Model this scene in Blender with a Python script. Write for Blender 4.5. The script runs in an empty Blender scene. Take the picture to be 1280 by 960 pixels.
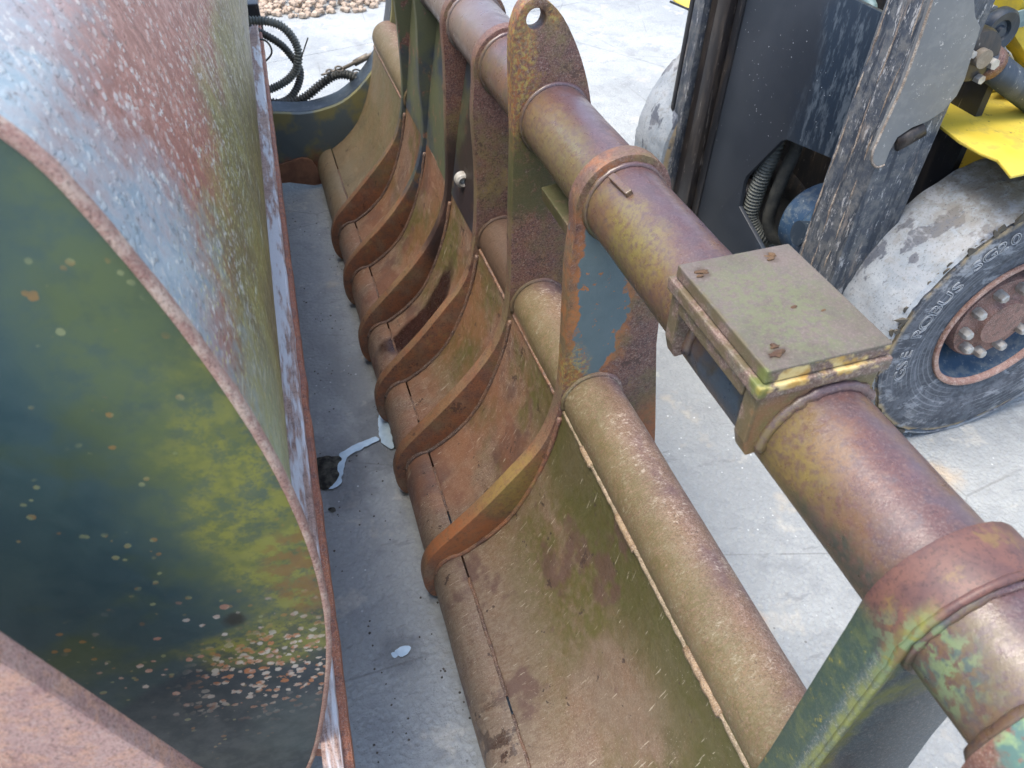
import bpy, bmesh, math, random
from mathutils import Vector, Matrix, noise
random.seed(7)
R = math.radians
S = bpy.context.scene
COL = S.collection

# ------------------------------------------------------------------ camera, sky, sun, exposure
CAM_H = 1.70
F_PX, PW = 950.0, 1280.0
PITCH = math.atan(900 / F_PX)
YAW = math.atan(420 / math.hypot(F_PX, 900))
cam_d = bpy.data.cameras.new('camera'); cam = bpy.data.objects.new('camera', cam_d); COL.objects.link(cam)
cam.location = (0, 0, CAM_H)
cam.rotation_euler = (math.pi / 2 - PITCH, 0, -YAW)
cam_d.sensor_width = 36; cam_d.lens = F_PX * 36 / PW
cam_d.clip_start = 0.02; cam_d.clip_end = 2000
cam_d.dof.use_dof = True; cam_d.dof.focus_distance = 1.5; cam_d.dof.aperture_fstop = 8.5
S.camera = cam
cy = S.cycles; cy.max_bounces = 5; cy.diffuse_bounces = 3; cy.glossy_bounces = 2; cy.transmission_bounces = 2; cy.caustics_reflective = False; cy.use_adaptive_sampling = True; cy.adaptive_threshold = .02
SUN_EL, SUN_AZ = 72, 262          # azimuth clockwise from +Y
w = bpy.data.worlds.new('World'); S.world = w; w.use_nodes = True
sky = w.node_tree.nodes.new('ShaderNodeTexSky'); sky.sky_type = 'NISHITA'; sky.sun_disc = False
sky.sun_elevation = R(SUN_EL); sky.sun_rotation = R(SUN_AZ); sky.dust_density = 2.2; sky.air_density = 1.0; sky.ozone_density = 1.0
bgn = w.node_tree.nodes['Background']; bgn.inputs[1].default_value = 0.15
w.node_tree.links.new(sky.outputs[0], bgn.inputs[0])
sun_d = bpy.data.lights.new('sun', 'SUN'); sun = bpy.data.objects.new('sun', sun_d); COL.objects.link(sun)
sun_d.energy = 1.5; sun_d.angle = R(34); sun_d.color = (1, .94, .84)
sv = Vector((math.sin(R(SUN_AZ)) * math.cos(R(SUN_EL)), math.cos(R(SUN_AZ)) * math.cos(R(SUN_EL)), math.sin(R(SUN_EL))))
sun.rotation_euler = (-sv).to_track_quat('-Z', 'Y').to_euler(); sun.location = sv * 20
S.view_settings.view_transform = 'Standard'; S.view_settings.look = 'None'
S.view_settings.exposure = 1.52; S.view_settings.gamma = 1; S.view_settings.use_curve_mapping = False

# pixel of the photograph -> point on a plane of the place
_h = Vector((math.sin(YAW), math.cos(YAW), 0)); _r = Vector((math.cos(YAW), -math.sin(YAW), 0)); _k = Vector((0, 0, 1))
_fw = _h * math.cos(PITCH) - _k * math.sin(PITCH); _up = _h * math.sin(PITCH) + _k * math.cos(PITCH)
_C = Vector((0, 0, CAM_H))
def ray(u, v): return _fw + _r * ((u - 640) / F_PX) + _up * ((480 - v) / F_PX)
def on_z(u, v, z=0.0): d = ray(u, v); return _C + d * ((z - CAM_H) / d.z)
def on_y(u, v, y): d = ray(u, v); return _C + d * (y / d.y)
MX0, MZ0, MS = 1.30, .5, .04
def on_mast(u, v, off=0.0):      # front plane of the forklift mast, leaning slightly back
    d = ray(u, v); t = (MX0 + off + MS * (CAM_H - MZ0)) / (d.x - MS * d.z); return _C + d * t

# ------------------------------------------------------------------ material helpers
def lin(c):
    def g(x):
        x /= 255.0
        return x / 12.92 if x <= .04045 else ((x + .055) / 1.055) ** 2.4
    return (g(c[0]), g(c[1]), g(c[2]), 1)
class Mat:
    def __init__(s, name):
        s.m = bpy.data.materials.new(name); s.m.use_nodes = True
        s.t = s.m.node_tree; s.n = s.t.nodes; s.b = s.n['Principled BSDF']
        s.geo = s.n.new('ShaderNodeNewGeometry'); s.P = s.geo.outputs['Position']; s.cache = {}
    def L(s, a, b): s.t.links.new(a, b)
    def put(s, v, sock):
        if isinstance(v, (int, float)): sock.default_value = v
        elif isinstance(v, tuple): sock.default_value = v
        else: s.L(v, sock)
    def vec(s, scale=(1, 1, 1), rot=(0, 0, 0), loc=(0, 0, 0)):
        n = s.n.new('ShaderNodeMapping'); s.L(s.P, n.inputs[0])
        n.inputs['Location'].default_value = loc; n.inputs['Rotation'].default_value = rot; n.inputs['Scale'].default_value = scale
        return n.outputs[0]
    def noise(s, scale, detail=4, rough=.55, vec=None, dist=0.0):
        key = (scale, min(detail, 4), rough, id(vec) if vec is not None else 0)
        if vec is None and key in s.cache: return s.cache[key]
        detail = min(detail, 4)
        n = s.n.new('ShaderNodeTexNoise'); s.cache[key] = n.outputs[0]; s.L(vec or s.P, n.inputs['Vector'])
        n.inputs['Scale'].default_value = scale; n.inputs['Detail'].default_value = detail
        n.inputs['Roughness'].default_value = rough; n.inputs['Distortion'].default_value = dist
        return n.outputs[0]
    def voro(s, scale, vec=None, feat='F1', rnd=1.0):
        n = s.n.new('ShaderNodeTexVoronoi'); n.feature = feat; s.L(vec or s.P, n.inputs['Vector'])
        n.inputs['Scale'].default_value = scale; n.inputs['Randomness'].default_value = rnd
        return n.outputs[0]
    def rng(s, v, a, b, lo=0.0, hi=1.0):
        n = s.n.new('ShaderNodeMapRange'); n.interpolation_type = 'SMOOTHSTEP'; s.put(v, n.inputs[0])
        if a <= b: n.inputs[1].default_value = a; n.inputs[2].default_value = b; n.inputs[3].default_value = lo; n.inputs[4].default_value = hi
        else: n.inputs[1].default_value = b; n.inputs[2].default_value = a; n.inputs[3].default_value = hi; n.inputs[4].default_value = lo
        return n.outputs[0]
    def op(s, o, a, b=0.0):
        n = s.n.new('ShaderNodeMath'); n.operation = o; s.put(a, n.inputs[0]); s.put(b, n.inputs[1]); return n.outputs[0]
    def mul(s, *a):
        r = a[0]
        for x in a[1:]: r = s.op('MULTIPLY', r, x)
        return r
    def mx(s, *a):
        r = a[0]
        for x in a[1:]: r = s.op('MAXIMUM', r, x)
        return r
    def mix(s, f, a, b):
        n = s.n.new('ShaderNodeMix'); n.data_type = 'RGBA'; s.put(f, n.inputs[0])
        s.put(lin(a) if isinstance(a, tuple) and len(a) == 3 else a, n.inputs[6])
        s.put(lin(b) if isinstance(b, tuple) and len(b) == 3 else b, n.inputs[7]); return n.outputs[2]
    def xyz(s):
        n = s.n.new('ShaderNodeSeparateXYZ'); s.L(s.P, n.inputs[0]); return n.outputs[0], n.outputs[1], n.outputs[2]
    def blob(s, c, r, amp=.5, nscale=12.0, soft=.25, detail=4):
        v = s.vec(scale=tuple(1 / x for x in r), loc=tuple(-a / b for a, b in zip(c, r)))
        n = s.n.new('ShaderNodeVectorMath'); n.operation = 'LENGTH'; s.L(v, n.inputs[0])
        k = s.op('ADD', n.outputs[1], s.mul(s.op('SUBTRACT', s.noise(nscale, detail, .6), .5), amp * 2.0))
        return s.rng(k, 1 + soft, 1 - soft)
    def bump(s, h, strength=.4, dist=.002, prev=None):
        n = s.n.new('ShaderNodeBump'); n.inputs['Strength'].default_value = strength; n.inputs['Distance'].default_value = dist
        s.L(h, n.inputs['Height'])
        if prev: s.L(prev, n.inputs['Normal'])
        return n.outputs[0]
    def done(s, col, rough=.6, normal=None, metal=0.0, spec=.5):
        if isinstance(col, tuple) and len(col) == 3: col = lin(col)
        s.put(col, s.b.inputs['Base Color']); s.put(rough, s.b.inputs['Roughness']); s.put(metal, s.b.inputs['Metallic'])
        s.put(spec, s.b.inputs['Specular IOR Level'])
        if normal: s.L(normal, s.b.inputs['Normal'])
        return s.m

def m_concrete():
    m = Mat('weathered concrete')
    big = m.noise(1.1, 5, .6); mid = m.noise(9, 6, .65); fine = m.noise(120, 5, .7); lump = m.voro(75, m.vec(), 'F1')
    c = m.mix(m.rng(big, .35, .68), (152, 156, 156), (174, 177, 175))
    c = m.mix(m.rng(mid, .48, .66, 0, .6), c, (142, 146, 147))
    c = m.mix(m.mul(m.rng(m.noise(2.6, 4, .75, m.vec(scale=(1, .5, 1), rot=(0, 0, .5), loc=(4, 2, 0))), .52, .66), .45), c, (128, 130, 130))
    c = m.mix(m.mul(m.rng(m.noise(4.5, 4, .75, m.vec(loc=(9, 3, 0))), .58, .66), .4), c, (206, 200, 186))
    c = m.mix(m.rng(fine, .52, .7, 0, .3), c, (124, 126, 126))
    c = m.mix(m.rng(lump, .34, .52, 0, .18), c, (134, 136, 136))
    c = m.mix(m.mul(m.rng(m.noise(3.2, 5, .7), .6, .72), .35), c, (205, 188, 160))
    pd = m.mx(m.blob((-.05, 1.52, 0), (.10, .13, .1), .7, 14, .35), m.blob((.12, 1.62, 0), (.09, .14, .1), .7, 14, .35), m.blob((.01, .91, 0), (.05, .05, .1), .8, 24, .4))
    c = m.mix(m.mul(pd, .5), c, (104, 108, 112))
    # small rust runs and dark drips lying on the slab
    c = m.mix(m.mul(m.blob((.86, .72, 0), (.022, .02, .1), .9, 60, .6), .5), c, (205, 150, 95))
    c = m.mix(m.mul(m.blob((1.58, .96, 0), (.07, .045, .1), .9, 30, .7), .4), c, (208, 170, 115))
    c = m.mix(m.mul(m.blob((.79, .62, 0), (.06, .06, .1), .9, 50, .7), .5), c, (214, 190, 155))
    sp = m.mul(m.rng(m.voro(26), .11, .05), m.rng(m.noise(2.3, 2), .5, .6))
    c = m.mix(m.mul(sp, .5), c, (80, 78, 76))
    c = m.mix(m.mul(m.rng(m.noise(5.5, 4, .7, m.vec(scale=(1, 3.5, 1), rot=(0, 0, .9), loc=(1, 7, 0))), .6, .68), .3), c, (104, 106, 108))
    w_ = m.mul(m.rng(m.voro(34, m.vec(loc=(3, 1, 0))), .12, .05), m.rng(m.noise(3.3, 2), .52, .6))
    c = m.mix(m.mul(w_, .7), c, (235, 238, 240))
    crack = m.rng(m.voro(1.6, m.vec(loc=(.3, .2, 0)), 'DISTANCE_TO_EDGE'), .006, .001)
    c = m.mix(m.mul(crack, m.rng(m.noise(2.1), .46, .56), .45), c, (112, 112, 110))
    h = m.op('ADD', m.mul(fine, .55), m.op('ADD', m.mul(lump, .5), m.mul(mid, .7)))
    return m.done(c, m.rng(mid, .3, .7, .95, .8), m.bump(h, .9, .008), spec=.2)

def steel_base(m, c1, c2, c3, k=1.0, pale=.4):
    """blotchy rusted plate: two tones, a darker fleck and pale pits"""
    n1 = m.noise(7 * k, 6, .65); n2 = m.noise(38 * k, 6, .7); n3 = m.noise(230 * k, 4, .7)
    c = m.mix(m.rng(n1, .36, .64), c1, c2)
    c = m.mix(m.rng(n2, .46, .62, 0, .9), c, c3)
    n4 = m.noise(420 * k, 2, .6)
    c = m.mix(m.rng(n3, .53, .68, 0, .6), c, (58, 42, 36))
    c = m.mix(m.rng(n3, .45, .32, 0, pale), c, (196, 180, 164))
    c = m.mix(m.rng(n4, .54, .66, 0, .5), c, (70, 52, 46))
    c = m.mix(m.rng(n4, .44, .34, 0, pale), c, (192, 178, 164))
    return c, n1, n2, n3
def pits(m, n2, n3, extra=None, strength=.5, dist=.002):
    h = m.op('ADD', m.mul(n2, .8), m.mul(n3, .45))
    if extra is not None: h = m.op('ADD', h, extra)
    return m.bump(h, strength, dist)

def m_shell():
    m = Mat('rusted curved sheet'); x, y, z = m.xyz()
    c, n1, n2, n3 = steel_base(m, (124, 92, 70), (108, 82, 68), (130, 106, 86))
    st = m.noise(46, 5, .75, m.vec(scale=(1.2, 4.0, 1.2), rot=(0, 0, R(28))))     # drag marks across the sheet
    c = m.mix(m.rng(st, .5, .7, 0, .3), c, (146, 126, 104))
    near = m.rng(y, 1.35, .9)
    c = m.mix(m.mul(near, m.rng(m.noise(5, 3), .3, .7, .25, .7)), c, (112, 98, 80))
    lowz = m.rng(z, .40, .14)
    c = m.mix(m.mul(lowz, m.rng(st, .42, .62), .45), c, (140, 126, 106))
    dim = m.noise(4.2, 5, .6, m.vec(scale=(1, .8, 1), loc=(2.2, 0, 0)))
    g = m.mul(m.rng(dim, .40, .56), m.rng(z, .15, .33), m.rng(m.noise(60, 4), .3, .6, .45, 1))
    c = m.mix(m.mul(g, .9), c, (86, 82, 40))
    top = m.mul(m.rng(m.op('ADD', z, m.mul(m.op('SUBTRACT', n1, .5), .16)), .36, .47), m.rng(y, 1.2, 1.0)); c = m.mix(m.mul(top, .75), c, (74, 72, 38))
    pu = m.rng(m.noise(4.5, 5, .65, m.vec(loc=(5, 1, 3))), .55, .62)
    c = m.mix(m.mul(pu, .7), c, (88, 64, 58))
    org = m.mul(m.rng(y, 1.0, 1.2), m.rng(m.noise(6, 4), .4, .62))
    c = m.mix(m.mul(org, .5), c, (138, 92, 64))
    sc = m.noise(20, 3, .6, m.vec(scale=(1.0, 9, 1.0), rot=(0, 0, R(20)), loc=(3, 3, 0)))       # fine bright scratches
    c = m.mix(m.mul(m.rng(sc, .66, .69), .5), c, (190, 178, 156))
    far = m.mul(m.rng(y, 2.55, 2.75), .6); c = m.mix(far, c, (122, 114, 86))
    chip = m.rng(m.noise(16, 4, .8, m.vec(loc=(7, 7, 1))), .64, .655); c = m.mix(m.mul(chip, .8), c, (62, 48, 42))
    oil = m.mul(m.blob((.3, 1.82, .24), (.16, .055, .26), .35, 14, .2), m.rng(y, 1.69, 1.72))
    oil = m.mx(oil, m.mul(m.blob((.17, .5, .12), (.05, .5, .06), .9, 9, .15), m.rng(m.noise(25, 4), .53, .57), m.rng(x, .2, .195), m.rng(y, .75, .55), .75))
    c = m.mix(m.mul(oil, .92), c, (42, 26, 26))
    spk = m.rng(m.voro(150), .16, .05); c = m.mix(m.mul(spk, m.rng(n1, .45, .6), .6), c, (200, 190, 172))
    c = m.mix(.06, c, (54, 38, 34))
    ro = m.op('SUBTRACT', m.rng(n2, .35, .65, .48, .72), m.mul(oil, .34))
    return m.done(c, ro, pits(m, n2, n3, m.op('ADD', m.mul(st, .3), m.mul(chip, -.4)), .6, .0028), spec=.45)

def m_pipe():
    m = Mat('mossy top pipe'); x, y, z = m.xyz()
    c, n1, n2, n3 = steel_base(m, (142, 112, 88), (128, 96, 82), (150, 120, 102))
    st = m.noise(70, 4, .8, m.vec(scale=(1.2, 2.2, 1.2), rot=(R(20), 0, R(24))), .4)
    left = m.rng(m.op('ADD', x, m.mul(m.op('SUBTRACT', m.noise(11, 4), .5), .06)), .53, .46)
    c = m.mix(m.mul(left, m.rng(st, .3, .6, .4, 1), .85), c, (92, 86, 46))
    pu = m.mul(m.rng(x, .47, .53), m.rng(m.noise(8, 4, .6, m.vec(loc=(1, 4, 1))), .46, .6))
    c = m.mix(m.mul(pu, .7), c, (108, 84, 88))
    wt = m.mul(m.rng(st, .48, .76), m.rng(m.noise(17, 3), .36, .66), m.rng(x, .44, .52, .45, 1))
    c = m.mix(m.mul(wt, .9), c, (226, 212, 192))
    c = m.mix(m.rng(n3, .56, .68, 0, .45), c, (92, 74, 64))
    c = m.mix(m.mul(m.rng(y, 1.3, 1.42), m.rng(y, 2.6, 2.5), .85), c, m.mix(n2, (64, 48, 38), (92, 66, 50)))  # pipe between the far ribs painted darker for the shade there
    c = m.mix(.16, c, (58, 44, 40))
    return m.done(c, .62, pits(m, n2, n3, m.mul(st, .7), .7, .0025))

def rib_common(m):
    x, y, z = m.xyz()
    c, n1, n2, n3 = steel_base(m, (128, 90, 80), (138, 94, 74), (112, 80, 74))
    low = m.rng(m.op('ADD', z, m.mul(m.op('SUBTRACT', n1, .5), .5)), .64, .32)
    oc = m.mix(m.rng(n2, .38, .62), (160, 102, 64), (132, 92, 68))
    oc = m.mix(m.rng(m.noise(15, 4), .5, .68, 0, .7), oc, (150, 122, 92))
    c = m.mix(m.mul(low, .9), c, oc)
    gr = m.mul(m.rng(m.noise(5.5, 5, .6, m.vec(loc=(4, 2, 0))), .47, .62), m.rng(m.noise(70, 4), .35, .6, .4, 1))
    c = m.mix(m.mul(gr, m.rng(z, .1, .45), .65), c, (122, 112, 64))
    yl = m.mul(m.rng(m.noise(13, 6, .7), .58, .68), m.rng(n3, .4, .6))
    c = m.mix(m.mul(yl, .6), c, (190, 160, 92))
    nx = m.n.new('ShaderNodeSeparateXYZ'); m.L(m.geo.outputs['True Normal'], nx.inputs[0])
    edge = m.rng(m.op('ABSOLUTE', nx.outputs[1]), .6, .3)                 # the flame-cut edge of each plate is duller
    hi = m.rng(z, .95, 1.06); c = m.mix(m.mul(edge, m.rng(m.noise(26, 4, .75), .36, .62, .15, .8)), c, m.mix(hi, m.mix(low, (124, 112, 86), (150, 116, 82)), (112, 88, 78)))
    c = m.mix(m.rng(n3, .5, .64, 0, .55), c, (66, 46, 38)); c = m.mix(m.mul(m.rng(m.noise(19, 4, .8, m.vec(loc=(2, 8, 3))), .62, .64), .7), c, (74, 52, 44))
    return x, y, z, c, n1, n2, n3
def m_rib(far=False, name='rusted rib plate', patches=(), teal=(78, 98, 104)):
    m = Mat(name); x, y, z, c, n1, n2, n3 = rib_common(m)
    ro = .58
    if far == 2:
        pt = m.rng(m.op('ADD', z, m.mul(m.op('SUBTRACT', m.noise(6, 6, .65), .5), .3)), .08, .16)
        c = m.mix(m.mul(pt, .95), c, m.mix(m.rng(m.noise(7, 4), .42, .58), (88, 106, 108), (138, 134, 84)))
    elif far:   # old navy paint still holds on the upper plates at the far end
        pt = m.mul(m.rng(m.op('ADD', z, m.mul(m.op('SUBTRACT', m.noise(6, 6, .65), .5), .7)), .34, .54), m.rng(m.noise(22, 5), .34, .44))
        c = m.mix(m.mul(pt, .92), c, m.mix(m.rng(m.noise(5, 4), .42, .58), (44, 66, 82), (88, 98, 70)))
    for kind, ctr, rad in patches:
        if kind == 'teal':
            k = m.blob(ctr, rad, .85, 13, .05, 6); fl = m.rng(m.op('ADD', m.noise(48, 4, .75), m.mul(m.noise(9), .3)), .83, .79)
            c = m.mix(m.mul(m.blob(ctr, tuple(a * 1.12 for a in rad), .7, 40, .3, 6), m.rng(n3, .35, .6, .4, 1)), c, (186, 118, 66))
            c = m.mix(m.mul(k, fl), c, m.mix(m.noise(30), (84, 108, 114), (106, 126, 130)))
        elif kind == 'lichen':
            k = m.mul(m.blob(ctr, rad, .8, 40, .4, 6), m.rng(m.noise(120, 5, .7), .40, .6, .1, 1))
            c = m.mix(m.mul(k, .7), c, m.mix(m.rng(m.noise(130, 3), .4, .6), (190, 168, 88), (176, 110, 58)))
        elif kind == 'green':
            k = m.mul(m.blob(ctr, rad, .8, 22, .3, 6), m.rng(m.noise(60, 4), .3, .5, .45, 1))
            c = m.mix(m.mul(k, .8), c, (78, 86, 44))
        elif kind == 'yellow':
            k = m.mul(m.blob(ctr, rad, .5, 22, .4, 6), m.rng(m.noise(90, 4), .34, .55, .3, 1))
            c = m.mix(m.mul(k, .55), c, (168, 144, 72))
        elif kind == 'dark':
            k = m.blob(ctr, rad, .6, 14, .5, 5); c = m.mix(m.mul(k, .9), c, (40, 28, 28))
        elif kind == 'orange':
            k = m.mul(m.blob(ctr, rad, .5, 20, .4, 5), m.rng(m.noise(80, 4), .3, .6, .3, 1)); c = m.mix(m.mul(k, .7), c, (182, 108, 58))
    c = m.mix(.26, c, (52, 36, 32))
    return m.done(c, ro, pits(m, n2, n3, None, .5, .002))

def m_nearrib():
    m = Mat('teal painted near rib'); x, y, z = m.xyz()
    c, n1, n2, n3 = steel_base(m, (64, 86, 94), (72, 92, 98), (58, 76, 82))
    top = m.rng(m.op('ADD', z, m.mul(m.op('SUBTRACT', m.noise(18, 5), .5), .08)), 1.0, 1.045)
    rc = m.mix(m.rng(n2, .4, .62), (104, 72, 62), (88, 62, 58)); rc = m.mix(m.rng(n3, .5, .66, 0, .6), rc, (58, 42, 40)); rc = m.mix(m.rng(m.noise(22, 4, .75), .55, .66, 0, .6), rc, (120, 98, 56))
    c = m.mix(top, c, rc)
    edge = m.mul(m.rng(y, .222, .235), m.rng(z, 1.06, 1.02))
    c = m.mix(m.mul(edge, .85), c, m.mix(m.rng(m.noise(34, 4, .75), .45, .65), (58, 76, 62), (86, 96, 62)))
    c = m.mix(m.mul(edge, m.rng(m.noise(60, 4, .75), .6, .68), .8), c, (142, 132, 60))
    st = m.noise(26, 6, .7, m.vec(scale=(2.0, 1, 6.5), rot=(0, R(-28), 0)))
    face = m.rng(y, .23, .218)
    band = m.blob((.53, .21, .93), (.12, .1, .03), .5, 20, .6)
    c = m.mix(m.mul(face, m.mx(band, m.rng(m.op('ADD', x, m.mul(m.op('SUBTRACT', m.noise(26), .5), .06)), .475, .45)), m.rng(m.noise(60, 4), .35, .6, .4, 1), .75), c, (128, 132, 62))
    gk = m.mul(m.blob((.45, .2, 1.04), (.05, .04, .05), .7, 40, .5, 6), m.rng(m.noise(80, 4), .46, .56))
    c = m.mix(m.mul(gk, .8), c, m.mix(m.noise(60), (128, 148, 96), (66, 90, 88)))
    return m.done(c, m.rng(top, 0, 1, .42, .5), pits(m, n2, n3, None, .35, .0015))
def m_cornerrib():
    m = Mat('orange corner rib'); x, y, z = m.xyz()
    c, n1, n2, n3 = steel_base(m, (128, 88, 74), (112, 78, 68), (150, 112, 90))
    c = m.mix(.3, c, (90, 62, 56))
    c = m.mix(m.mul(m.rng(y, .075, .062), m.rng(n1, .3, .5, .6, 1)), c, m.mix(m.rng(n2, .45, .62), (206, 112, 70), (226, 150, 96)))
    gk = m.mul(m.blob((.462, .1, 1.075), (.025, .032, .045), .6, 36, .15, 6), m.rng(m.noise(90, 4), .3, .42))
    c = m.mix(gk, c, m.mix(m.rng(m.noise(60), .4, .6), (132, 152, 108), (84, 112, 104)))
    return m.done(c, .55, pits(m, n2, n3, None, .4, .002))

def m_tube():
    m = Mat('rusted torque tube'); x, y, z = m.xyz()
    c, n1, n2, n3 = steel_base(m, (92, 64, 62), (104, 72, 62), (82, 62, 64), 1.0, .14)
    spk = m.noise(110, 4, .75); fleck = m.rng(spk, .36, .6, .2, 1)
    left = m.rng(m.op('ADD', x, m.mul(m.op('SUBTRACT', m.noise(7, 5), .5), .11)), .512, .465)
    c = m.mix(m.mul(left, fleck, .8), c, m.mix(m.rng(m.noise(9, 4), .4, .6), (108, 94, 52), (120, 92, 58)))
    lowz = m.rng(m.op('ADD', z, m.mul(m.op('SUBTRACT', m.noise(13, 5), .5), .07)), 1.035, 1.0)
    c = m.mix(m.mul(lowz, fleck, .9), c, m.mix(m.rng(m.noise(12, 4), .42, .6), (78, 86, 46), (50, 60, 52)))
    c = m.mix(m.mul(m.rng(m.noise(10, 5, .65, m.vec(loc=(6, 0, 2))), .56, .68), m.rng(spk, .4, .6), .35), c, (140, 94, 64))
    pu = m.mul(m.rng(m.noise(6, 4, .6, m.vec(loc=(1, 9, 2))), .42, .6), m.rng(x, .49, .54))
    c = m.mix(m.mul(pu, .75), c, (98, 82, 90))
    for ctr, rad, col, a in (((.476, .87, 1.07), (.03, .1, .05), (132, 122, 58), .75), ((.47, 1.17, 1.06), (.04, .16, .06), (126, 118, 72), .65),
            ((.475, .43, 1.05), (.035, .06, .05), (140, 120, 58), .75), ((.5, .4, 1.1), (.03, .04, .03), (132, 86, 56), .45)):
        c = m.mix(m.mul(m.blob(ctr, rad, .9, 24, .6), fleck, a), c, col)
    dk = m.mul(m.blob((.458, .3, 1.03), (.02, .1, .035), .8, 24, .4), fleck); c = m.mix(m.mul(dk, .85), c, (48, 62, 52))
    gk = m.mul(m.blob((.462, .185, 1.055), (.025, .045, .04), .9, 34, .5, 6), m.rng(m.noise(80, 5), .44, .54))
    c = m.mix(m.mul(gk, .9), c, m.mix(m.rng(m.noise(60), .42, .6), (118, 138, 92), (66, 88, 82)))
    bl = m.mul(m.blob((.5, .575, 1.02), (.09, .09, .06), .3, 24, .2), m.rng(x, .5, .46)); c = m.mix(m.mul(bl, .85), c, m.mix(m.rng(m.noise(12, 4), .45, .6), (60, 84, 98), (62, 66, 56)))
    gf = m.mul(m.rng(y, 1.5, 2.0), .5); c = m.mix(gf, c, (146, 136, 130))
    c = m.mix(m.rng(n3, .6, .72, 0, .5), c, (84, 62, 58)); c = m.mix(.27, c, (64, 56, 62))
    return m.done(c, m.rng(n2, .35, .65, .27, .48), pits(m, n2, n3, m.mul(spk, .3), .4, .0016), spec=.75)

def m_box():
    m = Mat('mossy box plate'); x, y, z = m.xyz()
    c, n1, n2, n3 = steel_base(m, (134, 112, 100), (118, 96, 86), (112, 104, 88))
    top = m.rng(z, 1.158, 1.163)
    c = m.mix(m.mul(top, .75), c, m.mix(m.rng(m.noise(14, 5), .4, .62), (98, 90, 84), (86, 82, 72)))
    g = m.mul(m.blob((.5, .57, 1.165), (.07, .09, .05), .8, 30, .5, 6), m.rng(m.noise(130, 5, .7), .42, .56))
    c = m.mix(m.mul(g, top, .55), c, (104, 114, 74)); c = m.mix(.12, c, (50, 44, 38))
    c = m.mix(m.mul(top, m.rng(n3, .56, .68), .5), c, (96, 84, 74))
    d = m.mx(m.blob((.457, .497, 1.165), (.012, .009, .03), 1.3, 120, .6), m.blob((.452, .652, 1.165), (.008, .011, .03), 1.3, 120, .6), m.blob((.548, .658, 1.165), (.007, .010, .03), 1.3, 120, .6))
    c = m.mix(m.mul(d, .7), c, (70, 56, 44))
    ed = m.mul(m.rng(z, 1.1635, 1.1625), m.rng(z, 1.135, 1.14), m.rng(m.noise(30, 5), .45, .55), m.rng(y, .48, .472))
    c = m.mix(m.mul(ed, .9), c, m.mix(m.rng(m.noise(50, 3), .4, .6), (206, 186, 128), (178, 142, 70)))
    lw = m.rng(m.op('ADD', z, m.mul(m.op('SUBTRACT', m.noise(20, 4), .5), .04)), 1.135, 1.105)
    c = m.mix(m.mul(lw, m.rng(y, .5, .47), .7), c, m.mix(m.rng(m.noise(24, 4), .4, .6), (142, 100, 58), (122, 110, 54)))
    lf = m.mul(m.rng(x, .437, .432), m.rng(m.noise(40, 5), .4, .55)); c = m.mix(m.mul(lf, .75), c, (92, 82, 56))
    ms = m.mul(m.blob((.425, .475, 1.15), (.014, .014, .018), .8, 70, .3), 1.0); c = m.mix(m.mul(ms, .6), c, (104, 118, 52))
    return m.done(c, .6, pits(m, n2, n3, None, .5, .002))

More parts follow.
